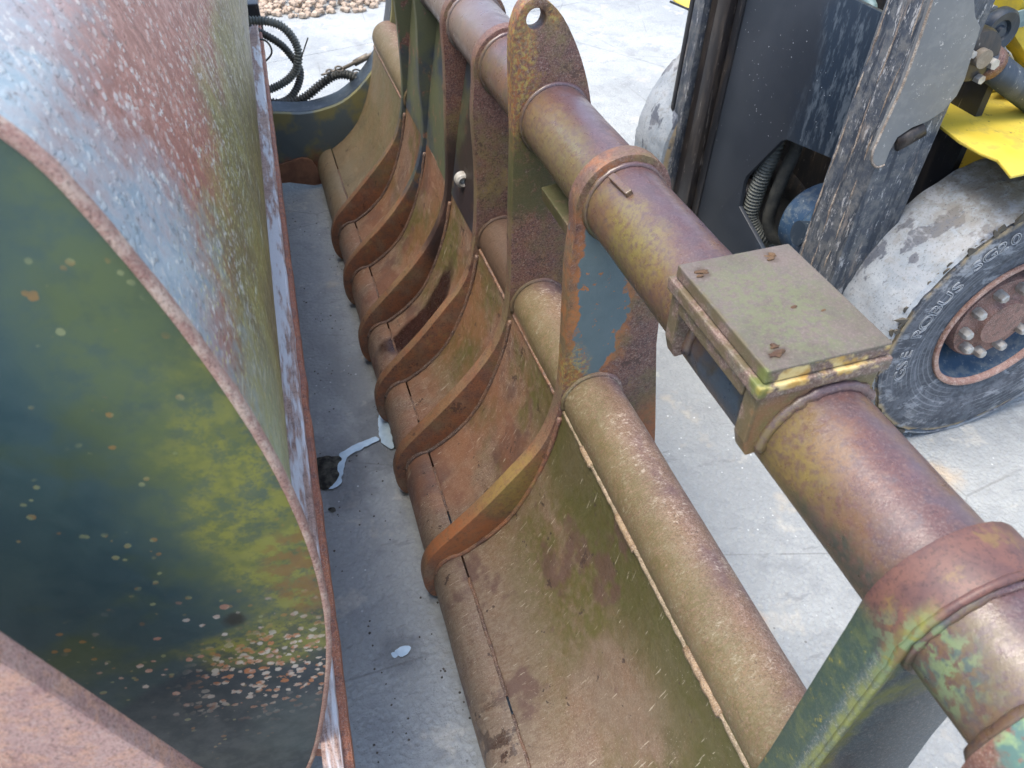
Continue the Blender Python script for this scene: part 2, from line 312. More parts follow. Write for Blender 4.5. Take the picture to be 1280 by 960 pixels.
def m_leftplate():
    m = Mat('dark teal side plate with lichen'); x, y, z = m.xyz()
    n1 = m.noise(5, 5, .6); n2 = m.noise(40, 5, .7); n3 = m.noise(200, 4, .7)
    c = m.mix(m.rng(n1, .36, .64), (46, 70, 74), (60, 82, 80))
    c = m.mix(m.rng(m.noise(6, 5, .6, m.vec(loc=(3, 0, 1))), .47, .62, 0, .8), c, (70, 84, 56))
    c = m.mix(m.mul(m.blob((-.15, .5, 1.25), (.05, .2, .28), .7, 9, .7), m.rng(n2, .3, .6, .4, 1), .7), c, (92, 104, 62))
    lowm = m.rng(m.op('ADD', m.op('ADD', z, m.mul(x, -.52)), m.mul(m.op('SUBTRACT', n1, .5), .05)), .985, .965)
    c = m.mix(m.mul(lowm, .8), c, (30, 46, 58))  # shade of the cutter plate painted on the lower plate
    edge = m.mx(m.blob((-.085, .5, 1.08), (.07, .2, .21), .8, 16, .45, 6), m.blob((-.115, .5, .875), (.1, .2, .05), .7, 14, .3, 6))
    c = m.mix(m.mul(edge, m.rng(m.noise(55, 4, .75), .38, .56, .3, 1), .9), c, m.mix(m.rng(m.noise(30, 5), .45, .6), (134, 132, 54), (108, 112, 54)))
    br = m.mul(m.blob((-.075, .5, .99), (.035, .2, .075), .7, 26, .4, 6), m.rng(m.noise(60, 4), .42, .56)); c = m.mix(m.mul(br, .8), c, (128, 94, 48))
    sp = m.rng(m.op('ADD', m.voro(60, m.vec(scale=(1, .2, 1))), m.mul(m.op('SUBTRACT', n2, .5), .5)), .2, .15)
    c = m.mix(m.mul(sp, m.rng(m.noise(12, 3), .48, .58), .5), c, m.mix(m.rng(m.noise(30), .45, .55), (158, 160, 110), (168, 118, 58)))
    dens = m.blob((-.13, .5, .80), (.095, .2, .095), .5, 14, .45)
    s2 = m.rng(m.op('ADD', m.voro(88, m.vec(scale=(1, .2, 1))), m.mul(m.op('SUBTRACT', m.noise(120, 3), .5), .9)), .42, .36)
    c = m.mix(m.mul(dens, s2, .95), c, m.mix(m.rng(m.noise(70, 3), .4, .6), (206, 196, 178), (186, 118, 70)))
    s3 = m.rng(m.op('ADD', m.voro(45, m.vec(scale=(1, .2, 1), loc=(.4, 0, .2))), m.mul(m.op('SUBTRACT', n2, .5), .5)), .2, .15)
    c = m.mix(m.mul(m.blob((-.2, .5, .87), (.12, .2, .11), .5, 10, .5), s3, .9), c, m.mix(m.rng(m.noise(50, 2), .4, .6), (196, 186, 172), (178, 128, 104)))
    gr = m.mul(m.blob((-.12, .5, .64), (.09, .2, .09), .6, 14, .3), .7); c = m.mix(gr, c, (72, 88, 88))
    dk = m.blob((-.16, .5, .935), (.012, .2, .012), .7, 50, .4); c = m.mix(m.mul(dk, .85), c, (34, 32, 26))
    return m.done(c, m.rng(n2, .35, .65, .4, .55), pits(m, n2, n3, None, .25, .001))

def m_leftshell():
    m = Mat('scratched curved bucket sheet'); x, y, z = m.xyz()
    n2 = m.noise(40, 6, .7); n3 = m.noise(210, 4, .7); wob = m.op('SUBTRACT', m.noise(6, 5, .65, m.vec(scale=(1, .6, 1))), .5)
    c = m.mix(m.rng(m.noise(9, 5), .4, .6), (150, 140, 86), (128, 118, 84))                                  # olive film
    red = m.rng(m.op('ADD', z, m.op('ADD', m.mul(wob, .35), m.mul(m.op('SUBTRACT', n2, .5), .12))), 1.16, 1.30)
    c = m.mix(m.mul(red, .95), c, m.mix(m.rng(n2, .38, .62), (186, 122, 106), (160, 104, 90)))
    blue = m.rng(m.op('ADD', m.op('ADD', m.mul(y, .9), m.mul(z, -.25)), m.op('ADD', m.mul(wob, .55), m.mul(m.op('SUBTRACT', n2, .5), .45))), .47, .14)
    blue2 = m.rng(m.op('ADD', z, m.mul(m.op('ADD', wob, m.mul(m.op('SUBTRACT', n2, .5), .8)), .16)), 1.44, 1.54)
    c = m.mix(m.mul(m.mx(blue, blue2), .92), c, m.mix(m.rng(n2, .36, .62), (150, 172, 180), (184, 196, 198)))  # blue-white sky sheen by the rim and on top, put into the colour
    pale = m.mul(m.rng(y, .95, .62), m.rng(z, 1.16, 1.0)); c = m.mix(m.mul(pale, .75), c, (178, 190, 148))
    sc = m.noise(60, 5, .7, m.vec(scale=(1.5, .25, 1.5), rot=(R(24), 0, 0)))                                # long scratches
    c = m.mix(m.mul(m.rng(sc, .56, .68), m.rng(z, 1.4, 1.15), .8), c, (200, 200, 172))
    fk = m.rng(m.op('ADD', m.voro(95, m.vec(scale=(1, .55, 1))), m.mul(m.op('SUBTRACT', n2, .5), 1.1)), .36, .16)
    c = m.mix(m.mul(fk, m.rng(m.noise(9, 3), .36, .56), m.rng(z, 1.0, 1.2), .55), c, (222, 218, 208))
    fy = m.rng(m.op('ADD', m.voro(150, m.vec(scale=(1, .4, 1))), m.mul(m.op('SUBTRACT', n2, .5), .4)), .3, .12); c = m.mix(m.mul(fy, m.rng(z, 1.35, 1.2), .75), c, (206, 198, 132))
    gx = m.mul(m.rng(y, 1.7, 2.6), m.rng(sc, .42, .6), .7); c = m.mix(gx, c, (190, 190, 184))
    nf = m.noise(85, 4, .75, m.vec(scale=(1, .7, 1), loc=(3, 3, 3))); c = m.mix(m.mul(m.rng(nf, .55, .64), m.rng(m.noise(14, 4), .42, .6), m.rng(z, 1.05, 1.25), .9), c, (222, 216, 204))
    c = m.mix(m.mul(m.rng(nf, .42, .34), .55), c, (98, 78, 66))
    h = m.op('ADD', m.mul(fk, .5), m.mul(sc, .4))
    return m.done(c, m.rng(n2, .35, .65, .3, .5), pits(m, n2, n3, h, .55, .0018), spec=.6)

def m_simple_rust(name, c1, c2, c3, rough=.6, shine=None):
    m = Mat(name); c, n1, n2, n3 = steel_base(m, c1, c2, c3, 1.2)
    if shine:
        k = m.mul(m.rng(m.noise(24, 5, .7, m.vec(scale=(1, .12, 1))), .46, .56), 1.0); c = m.mix(m.mul(k, .85), c, shine)
    return m.done(c, rough, pits(m, n2, n3, None, .6, .003))
def m_paint(name, c1, c2, dust, scr, rough=.45, amt=.6, vert=True):
    m = Mat(name); n2 = m.noise(30, 6, .7); n3 = m.noise(180, 4, .7)
    c = m.mix(m.rng(m.noise(4, 4), .38, .62), c1, c2)
    st = m.noise(26, 6, .72, m.vec(scale=(1, 1, .22) if vert else (1, 1, 1)))
    c = m.mix(m.mul(m.rng(st, .48, .66), amt), c, dust)
    c = m.mix(m.mul(m.rng(m.voro(60, m.vec(scale=(1, 1, .5))), .13, .05), m.rng(m.noise(5), .45, .6), .85), c, scr)
    c = m.mix(m.mul(m.rng(m.noise(75, 6, .75, m.vec(scale=(1, 1, .1) if vert else (1, 1, 1))), .62, .7), .7), c, scr)
    return m.done(c, rough, pits(m, n2, n3, None, .3, .0012))
def m_chipped():
    m = Mat('chipped mast channel paint'); x, y, z = m.xyz(); n2 = m.noise(34, 6, .72); n3 = m.noise(170, 5, .7)
    c = m.mix(m.rng(n2, .4, .62), (72, 78, 86), (106, 107, 106))
    s1 = m.noise(24, 4, .75, m.vec(scale=(1, 1, .22))); s2 = m.noise(60, 4, .8, m.vec(scale=(1, 1, .3), loc=(4, 4, 4))); s3 = m.noise(30, 4, .7, m.vec(scale=(1, 1, .16), loc=(9, 2, 4)))
    c = m.mix(m.mul(m.rng(s3, .52, .6), .85), c, (48, 56, 66))
    c = m.mix(m.mul(m.rng(s1, .58, .68), .4), c, (172, 156, 138))
    c = m.mix(m.mul(m.rng(s2, .56, .66), .7), c, (196, 194, 190))
    c = m.mix(m.mul(m.rng(n3, .58, .7), .6), c, (60, 60, 62))
    return m.done(c, .55, pits(m, n2, n3, m.mul(s2, .8), .8, .003))
def m_tyre(cx):
    m = Mat('dusty worn tyre rubber'); x, y, z = m.xyz(); n1 = m.noise(7, 6, .65); n2 = m.noise(34, 6, .7); n3 = m.noise(160, 5, .7)
    c = m.mix(m.rng(n2, .36, .64), (72, 76, 82), (98, 102, 108))
    d = m.n.new('ShaderNodeVectorMath'); d.operation = 'LENGTH'
    v = m.vec(scale=(1, 0, 1), loc=(-cx, 0, -.405)); m.L(v, d.inputs[0]); r = d.outputs[1]
    tread = m.rng(r, .386, .397)
    mud = m.mix(m.rng(n1, .38, .6), (136, 144, 150), (156, 162, 166))
    mud = m.mix(m.rng(n2, .52, .68, 0, .5), mud, (128, 124, 116))
    hole = m.rng(m.op('ADD', m.noise(7, 5, .6, m.vec(scale=(1, 1.6, 1), loc=(2.1, .4, 1))), m.mul(n2, .12)), .62, .66)
    mud = m.mix(m.mul(hole, .85), mud, (84, 88, 98))
    mud = m.mix(m.mul(m.rng(z, .6, .8), m.rng(n2, .3, .55), .8), mud, (120, 114, 104))
    c = m.mix(tread, c, mud)
    ring = m.mul(m.rng(m.noise(14, 5, .7), .5, .6), m.rng(r, .3, .37), m.rng(r, .4, .385)); c = m.mix(m.mul(ring, .65), c, (168, 170, 170))
    sm = m.rng(m.noise(9, 6, .75, m.vec(scale=(1, 1, 2.2), rot=(0, R(35), 0))), .55, .64); c = m.mix(m.mul(sm, .65), c, (150, 154, 158))
    rg = m.op('SINE', m.mul(r, 420.0)); c = m.mix(m.mul(m.rng(rg, .4, 1), m.rng(n1, .4, .6), .3), c, (160, 162, 164))
    c = m.mix(m.rng(n3, .55, .68, 0, .5), c, (44, 46, 50))
    ed = m.mul(m.rng(r, .37, .383), m.rng(r, .396, .39), m.rng(m.noise(17, 5), .4, .55)); c = m.mix(m.mul(ed, .9), c, (160, 142, 110))
    return m.done(c, .8, pits(m, n2, n3, m.mul(n1, 1.2), .6, .004), spec=.25)
def m_yellow():
    m = Mat('yellow machine paint'); n2 = m.noise(30, 5, .7); n3 = m.noise(170, 4, .7)
    c = m.mix(m.rng(m.noise(5, 4), .36, .64), (204, 178, 58), (214, 190, 78))
    c = m.mix(m.mul(m.rng(m.noise(16, 6, .75), .52, .64), .6), c, (178, 158, 78))
    c = m.mix(m.mul(m.rng(m.noise(34, 4, .8, m.vec(scale=(1, .4, 1))), .6, .66), .6), c, (120, 108, 72))
    c = m.mix(m.mul(m.rng(m.voro(34), .12, .05), m.rng(m.noise(4), .45, .6), .8), c, (70, 64, 48))
    return m.done(c, .45, pits(m, n2, n3, None, .25, .001))
def m_flat(name, c1, c2, rough=.5, metal=0.0, sc=30, st=.35):
    m = Mat(name); n2 = m.noise(sc, 5, .7); n3 = m.noise(sc * 6, 4, .7)
    return m.done(m.mix(m.rng(n2, .36, .64), c1, c2), rough, pits(m, n2, n3, None, st, .0015), metal)
def m_mastplate():
    m = Mat('navy mast plate'); x, y, z = m.xyz(); n2 = m.noise(30, 6, .7); n3 = m.noise(180, 4, .7)
    c = m.mix(m.rng(m.noise(3.5, 4), .38, .62), (32, 38, 46), (42, 47, 54))
    nearside = m.rng(m.op('ADD', y, m.mul(m.op('SUBTRACT', m.noise(8, 4), .5), .2)), 1.70, 1.62)
    c = m.mix(m.mul(nearside, .9), c, (26, 40, 54))
    st = m.noise(38, 6, .75, m.vec(scale=(1, 1, .3)))
    c = m.mix(m.mul(nearside, m.rng(st, .48, .64), .6), c, (92, 102, 110))
    c = m.mix(m.mul(m.rng(m.voro(60), .12, .04), m.rng(m.noise(6), .45, .6)), c, (190, 194, 196))
    return m.done(c, .5, pits(m, n2, n3, None, .25, .001))
def m_water():
    m = Mat('puddle with painted sky reflection'); n1 = m.noise(26, 5, .6)
    c = m.mix(m.rng(n1, .3, .7), (178, 202, 216), (204, 224, 234))  # bright sky reflection put into the water's base colour
    return m.done(c, .06, None)
def m_dkwater():
    m = Mat('dark oily puddle with painted rib reflection'); n1 = m.noise(40, 5, .65)
    c = m.mix(m.rng(n1, .35, .7), (44, 46, 44), (92, 92, 84))  # dark reflection of the ribs put into the colour; also the oil spot
    return m.done(c, .08, None)

M = dict(concrete=m_concrete(), shell=m_shell(), pipe=m_pipe(), rib=m_rib(), ribfar=m_rib(True, 'rib plate with navy paint'), endp=m_rib(2, 'olive and teal end plate'),
    rib1=m_rib(False, 'rib plate with teal patch', [('teal', (.500, 1.03, .87), (.054, .2, .205)), ('lichen', (.452, 1.03, .69), (.03, .2, .05)), ('orange', (.66, 1.03, .44), (.05, .2, .12)),
        ('yellow', (.33, 1.03, .365), (.10, .03, .085)), ('orange', (.2, 1.03, .22), (.1, .2, .07))]),
    rib2=m_rib(False, 'eye plate with lichen', [('lichen', (.455, 1.37, 1.19), (.03, .2, .085)), ('lichen', (.52, 1.37, 1.25), (.014, .2, .03)), ('lichen', (.455, 1.37, 1.07), (.03, .2, .09)), ('green', (.47, 1.36, .93), (.08, .2, .1))]),
    rib4=m_rib(False, 'oil stained rib', [('dark', (.45, 1.95, .62), (.06, .3, .14)), ('dark', (.4, 1.95, .42), (.06, .3, .1))]),
    backp=m_rib(True, 'dark upright back plate', [('dark', (.47, 1.8, .7), (.2, .12, .3))]), rib0=m_nearrib(), ribc=m_cornerrib(), tube=m_tube(), box=m_box(), lplate=m_leftplate(), lshell=m_leftshell(),
    ledge=m_simple_rust('pink rusted plate edge', (178, 140, 124), (158, 118, 104), (196, 168, 148)),
    bar_in=m_simple_rust('worn wear bar', (186, 150, 134), (200, 166, 148), (160, 128, 114), .5, (232, 232, 232)),
    bar_out=m_simple_rust('orange rusted bar', (168, 106, 80), (190, 120, 84), (138, 92, 76)),
    cutter=m_simple_rust('pale rusted cutter plate', (196, 156, 142), (166, 122, 112), (206, 156, 130), .65),
    weld=m_simple_rust('weld bead', (136, 112, 84), (150, 128, 98), (112, 92, 70)),
    crust=m_simple_rust('pale grease crust', (150, 134, 116), (120, 108, 98), (184, 172, 156)),
    weldd=m_simple_rust('dark weld bead', (96, 74, 60), (118, 84, 60), (78, 60, 52)),
    seam=m_simple_rust('pale weld line', (128, 112, 88), (110, 98, 74), (146, 128, 104)),
    navy=m_paint('dark navy paint', (34, 46, 58), (46, 56, 66), (78, 84, 88), (150, 150, 146)),
    dark=m_paint('black greasy steel', (30, 32, 36), (40, 40, 42), (70, 62, 54), (130, 124, 116)),
    brown=m_paint('brown greasy channel', (42, 36, 32), (36, 33, 34), (72, 64, 56), (140, 132, 124)),
    grey=m_paint('grey bracket paint', (112, 114, 114), (124, 124, 120), (136, 136, 132), (206, 200, 190), .5, .4, False),
    chipped=m_chipped(), mastplate=m_mastplate(), tyre=m_tyre(1.755), tyrefar=m_tyre(1.665), yellow=m_yellow(),
    rimrust=m_simple_rust('rusted rim flange', (168, 130, 114), (150, 108, 92), (186, 156, 140)),
    rimblue=m_paint('blue rim paint', (44, 70, 96), (56, 80, 100), (108, 116, 118), (160, 164, 162), .5, .7, False),
    hub=m_simple_rust('rusted hub', (132, 96, 84), (150, 112, 98), (110, 84, 74)),
    nut=m_flat('bright plated nut', (186, 184, 176), (150, 142, 132), .5, .3),
    steelpin=m_flat('worn pin steel', (130, 120, 106), (158, 150, 138), .5, .3),
    hose=m_flat('black ribbed hose rubber', (50, 52, 50), (74, 74, 68), .6),
    hosegrey=m_flat('dusty grey hose', (92, 96, 90), (112, 114, 106), .65),
    teal=m_flat('teal grey hose', (92, 116, 118), (122, 142, 142), .6),
    letter=m_flat('dust in the raised lettering', (176, 180, 182), (150, 154, 158), .8),
    gravel=m_flat('tan gravel', (186, 166, 146), (158, 140, 122), .9, 0, 25, .6), grit=m_flat('dark grit', (64, 60, 56), (90, 84, 76), .9),
    soil=m_flat('joint dirt', (96, 92, 84), (80, 76, 70), .95), water=m_water(), dkwater=m_dkwater(),
    moss=m_flat('dried moss crumbs', (74, 54, 42), (96, 74, 52), .95), thorn=m_flat('torn rubber', (92, 86, 74), (70, 66, 60), .9),
    mud=m_flat('brown mud crust', (116, 78, 58), (138, 96, 70), .8, 0, 20, .8))

# ------------------------------------------------------------------ object helpers
def thing(name, label, cat, loc=(0, 0, 0), group=None):
    o = bpy.data.objects.new(name, None); COL.objects.link(o); o.location = loc; o.empty_display_size = .2
    o['label'] = label; o['category'] = cat
    if group: o['group'] = group
    return o
def root_loc(p):
    return Vector((0, 0, 0)) if p.parent else Vector(p.location)
def add(name, bm, mat, parent=None, smooth=False, label=None):
    """one mesh object whose vertices are given in world metres"""
    me = bpy.data.meshes.new(name)
    bmesh.ops.recalc_face_normals(bm, faces=bm.faces)
    bm.to_mesh(me); bm.free()
    if smooth:
        for p in me.polygons: p.use_smooth = True
    me.materials.append(mat)
    o = bpy.data.objects.new(name, me); COL.objects.link(o)
    if parent:
        o.parent = parent; o.matrix_parent_inverse = Matrix.Translation(-root_loc(parent))
    if label: o['label'] = label
    return o
def auto_smooth(o, deg=35):
    me = o.data
    for p in me.polygons: p.use_smooth = True
    bm = bmesh.new(); bm.from_mesh(me)
    for e in bm.edges:
        if len(e.link_faces) == 2 and e.calc_face_angle(0) > R(deg): e.smooth = False
    bm.to_mesh(me); bm.free()
def bevel_sharp(bm, w, deg=40, seg=2):
    es = [e for e in bm.edges if len(e.link_faces) == 2 and e.calc_face_angle(0) > R(deg)]
    bmesh.ops.bevel(bm, geom=es, offset=w, segments=seg, affect='EDGES', profile=.6)
def box(bm, a, b, rot=None, ctr=None):
    vs = [bm.verts.new((x, y, z)) for x in (a[0], b[0]) for y in (a[1], b[1]) for z in (a[2], b[2])]
    for f in ((0, 1, 3, 2), (4, 6, 7, 5), (0, 4, 5, 1), (2, 3, 7, 6), (0, 2, 6, 4), (1, 5, 7, 3)): bm.faces.new([vs[i] for i in f])
    if rot: bmesh.ops.rotate(bm, verts=vs, cent=ctr or (Vector(a) + Vector(b)) / 2, matrix=rot)
    return vs
def bev_box(a, b, w=.003, rot=None, ctr=None):
    bm = bmesh.new(); box(bm, a, b, rot, ctr); bmesh.ops.recalc_face_normals(bm, faces=bm.faces); bevel_sharp(bm, w); return bm
def prism(pts, y0, y1, w=.003, holes=()):
    """flat plate: outline in XZ, thickness along Y, optional round holes (x, z, r)"""
    bm = bmesh.new(); loops = [list(pts)]
    for hx, hz, hr in holes: loops.append([(hx + hr * math.cos(i * math.pi / 12), hz + hr * math.sin(i * math.pi / 12)) for i in range(24)])
    if len(loops) == 1:
        vs = [bm.verts.new((x, y0, z)) for x, z in loops[0]]; bm.faces.new(vs)
    else:
        es = []
        for lp in loops:
            vs = [bm.verts.new((x, y0, z)) for x, z in lp]
            es += [bm.edges.new((vs[i], vs[(i + 1) % len(vs)])) for i in range(len(vs))]
        bmesh.ops.triangle_fill(bm, edges=es, use_beauty=True, use_dissolve=False)
    fs = list(bm.faces)
    ex = bmesh.ops.extrude_face_region(bm, geom=fs)
    vs = [g for g in ex['geom'] if isinstance(g, bmesh.types.BMVert)]
    bmesh.ops.translate(bm, verts=vs, vec=(0, y1 - y0, 0))
    bmesh.ops.recalc_face_normals(bm, faces=bm.faces)
    if w: bevel_sharp(bm, w, 50)
    return bm
def smooth_line(p, n=4, closed=False):
    """Catmull-Rom through the points"""
    out = []; N = len(p)
    for i in range(N if closed else N - 1):
        g = (lambda k: Vector(p[k % N])) if closed else (lambda k: Vector(p[min(max(k, 0), N - 1)]))
        a, b, c, d = g(i - 1), g(i), g(i + 1), g(i + 2)
        for k in range(n):
            t = k / n
            out.append(.5 * ((2 * b) + (c - a) * t + (2 * a - 5 * b + 4 * c - d) * t * t + (3 * b - a - 3 * c + d) * t ** 3))
    if not closed: out.append(Vector(p[-1]))
    return out
def tube(bm, pts, rad, seg=12, cap=True):
    """round bar along points; rad is a number or a function of the point index"""
    pts = [Vector(p) for p in pts]; rings = []; up = None
    for i, p in enumerate(pts):
        d = (pts[min(i + 1, len(pts) - 1)] - pts[max(i - 1, 0)]).normalized()
        if up is None: up = d.orthogonal().normalized()
        up = (up - d * up.dot(d)).normalized(); s = d.cross(up)
        r = rad(i) if callable(rad) else rad
        rings.append([bm.verts.new(p + (up * math.cos(a) + s * math.sin(a)) * r) for a in (2 * math.pi * k / seg for k in range(seg))])
    for a, b in zip(rings, rings[1:]):
        for k in range(seg): bm.faces.new((a[k], a[(k + 1) % seg], b[(k + 1) % seg], b[k]))
    if cap: bm.faces.new(rings[0][::-1]); bm.faces.new(rings[-1])
    return rings
def lathe_y(prof, cx, cz, seg=64, wob=None):
    """turn a closed or open profile of (radius, y) about an axis along Y"""
    bm = bmesh.new(); rings = []
    for k in range(seg):
        a = 2 * math.pi * k / seg; row = []
        for j, (r, y) in enumerate(prof):
            rr = r + (wob(a, r, y) if wob else 0)
            row.append(bm.verts.new((cx + rr * math.cos(a), y, cz + rr * math.sin(a))))
        rings.append(row)
    for k in range(seg):
        a, b = rings[k], rings[(k + 1) % seg]
        for j in range(len(prof) - 1): bm.faces.new((a[j], a[j + 1], b[j + 1], b[j]))
    bmesh.ops.remove_doubles(bm, verts=bm.verts, dist=1e-6)
    return bm
def corrugated(path, r0, r1, pitch, seg=10):
    """hose with ribs: resample the path and alternate the radius"""
    pts = smooth_line(path, 16); L = [0]
    for a, b in zip(pts, pts[1:]): L.append(L[-1] + (b - a).length)
    n = max(4, int(L[-1] / pitch * 4)); out = []; j = 0
    for i in range(n + 1):
        s = L[-1] * i / n
        while j < len(L) - 2 and L[j + 1] < s: j += 1
        out.append(pts[j].lerp(pts[j + 1], (s - L[j]) / max(1e-9, L[j + 1] - L[j])))
    bm = bmesh.new(); tube(bm, out, lambda i: (r0, r1, r1, r0)[i % 4], seg); return bm
def bead(path, r, n=3):
    """weld bead: lumpy round bar"""
    pts = smooth_line(path, n); bm = bmesh.new(); o = random.random() * 50
    tube(bm, pts, lambda i: r * (1 + .35 * noise.noise((i * .9 + o, 0, 0)) + .12 * (i % 2)), 7); return bm

# ------------------------------------------------------------------ the ground: concrete slabs with open joints over a base
bm = bmesh.new(); bmesh.ops.create_grid(bm, x_segments=4, y_segments=4, size=400)
bmesh.ops.translate(bm, verts=bm.verts, vec=(0, 0, -.03))
ground = add('ground', bm, M['soil']); ground['kind'] = 'structure'; ground['label'] = 'pale grey concrete yard slab'
J = .0022
def l1(x): return 4.75 + .218 * x
def l2(y): return 1.893 + (4.491 - y) / 1.571
A = (1.518, 5.081)
slabs = [
    [(-60, l1(-60) + J), (A[0], A[1] + J), (60, l1(60) + J), (60, 120), (-60, 120)],
    [(-60, -60), (l2(-60) - J, -60), (A[0] - J, A[1] - J), (-60, l1(-60) - J)],
    [(l2(-60) + J, -60), (80, -60), (60, l1(60) - J), (A[0] + J, A[1] - J)]]
for sl in slabs:
    bm = bmesh.new(); f = bm.faces.new([bm.verts.new((x, y, 0)) for x, y in sl])
    ex = bmesh.ops.extrude_face_region(bm, geom=[f]); bmesh.ops.translate(bm, verts=[g for g in ex['geom'] if isinstance(g, bmesh.types.BMVert)], vec=(0, 0, -.028))
    add('slab', bm, M['concrete'], ground)

# ------------------------------------------------------------------ the ribbed bucket
TX, TZ, TR = .525, 1.044, .070
bucket = thing('ribbed_bucket', 'rusty brown loader bucket with row of curved ribs and thick torque tube', 'bucket', (.4, 1.4, 0))
# curved sheet with rolled lower lip
prof_lip = [(.165, .006), (.138, .022), (.128, .06), (.130, .10), (.145, .14), (.172, .162), (.198, .168)]
prof_sheet = [(.203, .166), (.232, .183), (.27, .209), (.327, .268), (.374, .355), (.413, .460), (.432, .54), (.440, .59)]
def sweep(profile, y0, y1, ny, thick, nsm=5, amp=.0025, fr=5):
    p = [Vector((a, 0, b)) for a, b in profile]; p = smooth_line(p, nsm); bm = bmesh.new(); off = []
    for i, q in enumerate(p):
        d = (p[min(i + 1, len(p) - 1)] - p[max(i - 1, 0)]).normalized(); off.append(Vector((d.z, 0, -d.x)))
    g = []
    for side in (0, 1):
        rows = []
        for j in range(ny + 1):
            y = y0 + (y1 - y0) * j / ny; row = []
            for q, o in zip(p, off):
                k = noise.noise((q.x * fr + 3, y * fr, q.z * fr)) * amp
                row.append(bm.verts.new((q.x + o.x * (k + thick * side), y, q.z + o.z * (k + thick * side))))
            rows.append(row)
        g.append(rows)
        for a, b in zip(rows, rows[1:]):
            for i in range(len(p) - 1): bm.faces.new((a[i], a[i + 1], b[i + 1], b[i]))
    a, b = g; n = len(p) - 1
    for j in range(ny):
        bm.faces.new((a[j][0], a[j + 1][0], b[j + 1][0], b[j][0])); bm.faces.new((a[j][n], b[j][n], b[j + 1][n], a[j + 1][n]))
    for j in (0, ny):
        for i in range(n): bm.faces.new((a[j][i], b[j][i], b[j][i + 1], a[j][i + 1]))
    return bm
Y0, Y1 = -1.9, 3.2
lip = add('lip', sweep(prof_lip, Y0, Y1, 160, .014, 4, .002, 9), M['shell'], bucket); auto_smooth(lip, 50)
sheet = add('back_sheet', sweep(prof_sheet, Y0, Y1, 130, .012), M['shell'], bucket); auto_smooth(sheet, 50)
for pa, pb in ((Y0, 1.655), (2.6, Y1 + .02)):
    n = int((pb - pa) / .04); bm = bmesh.new()
    tube(bm, [(.500 + .001 * noise.noise((i * .3, 1, 2)), pa + (pb - pa) * i / n, .598 + .001 * noise.noise((i * .3, 5, 2))) for i in range(n + 1)], .062, 40)
    pipe_ = add('top_pipe', bm, M['pipe'], bucket); auto_smooth(pipe_, 50)
    if pa < 0: pipe = pipe_
bp_ = add('back_plate', sweep([(.438, .585), (.447, .64), (.462, .74), (.482, .86), (.50, .96), (.505, .985)], 1.66, 2.6, 24, .012, 3, .003, 6), M['backp'], bucket); auto_smooth(bp_, 50)
for y0, y1 in ((-1.9, -1.105), (-1.05, -.725), (-.67, -.345), (-.29, .05), (.12, .21), (.28, 1.015), (1.07, 1.355), (1.41, 1.645), (2.63, 3.19)):
    sg = max(4, int((y1 - y0) / .012))
    add('weld_line', bead([(.4395 + .001 * noise.noise((i, y0, 0)), y0 + (y1 - y0) * i / sg, .577 + .0015 * noise.noise((i, y0, 7))) for i in range(sg + 1)], .005, 1), M['seam'] if y0 > .2 and y0 < .5 else M['weldd'], pipe, True)
for y0, y1 in ((.36, .47), (.66, .74), (.86, .91)):     # short thick stitches on the weld
    add('weld_stitch', bead([(.4385, y0 + (y1 - y0) * i / 8, .578) for i in range(9)], .0075, 1), M['weld'], pipe, True)
# long crack line between lip and sheet
for i, (y0, y1, r) in enumerate(((.3, .62, .0035), (.66, .95, .0045), (1.15, 1.3, .0035), (1.48, 1.58, .003), (1.76, 1.9, .0035), (2.08, 2.2, .003), (2.4, 2.52, .003), (2.72, 3.0, .0035))):
    sg = int((y1 - y0) / .012)
    add('crust_line', bead([(.2005 + .0015 * noise.noise((k * .7, y0, 0)), y0 + (y1 - y0) * k / sg, .1665) for k in range(sg + 1)], r, 1), M['weldd'], sheet, True)

left_edge = [(.150, .004), (.124, .016), (.108, .05), (.104, .095), (.112, .145), (.138, .195), (.198, .255), (.262, .318), (.335, .398), (.388, .472), (.420, .555), (.432, .65), (.435, .80), (.438, .93), (.440, 1.01)]
def arc(cx, cz, r, a0, a1, n): return [(cx + r * math.cos(R(a0 + (a1 - a0) * i / n)), cz + r * math.sin(R(a0 + (a1 - a0) * i / n))) for i in range(n + 1)]
def fine(p, n=3): return [(q.x, q.z) for q in smooth_line([Vector((a, 0, b)) for a, b in p], n)]
def rib_outline(rad=.0875, seed=0.0): return fine([(a + (.007 * noise.noise((a * 9, b * 9, seed)) if .15 < b < .95 else 0), b + .004 * noise.noise((a * 11, b * 11, seed + 5)) * (b > .1)) for a, b in left_edge]) + arc(TX, TZ, rad, 182, 0, 18) + [(.618, .98), (.634, .705), (.668, .45), (.690, .25), (.71, .02), (.70, .004)]
eye_top = [(.438, 1.1), (.437, 1.18), (.441, 1.225), (.455, 1.258), (.478, 1.272), (.503, 1.266), (.535, 1.235), (.568, 1.175), (.592, 1.11), (.606, 1.05)]
RIBS = [(-1.1, .04, 'rib'), (-.72, .04, 'rib'), (-.34, .04, 'rib'), (1.02, .036, 'rib1'), (1.36, .036, 'rib2'), (1.65, .031, 'rib'), (1.94, .031, 'rib4'), (2.265, .030, 'ribfar'), (2.575, .030, 'ribfar')]
rib_objs = []
edge3 = lambda y, lo, hi: [(x, y, z) for x, z in lo[0:0]]
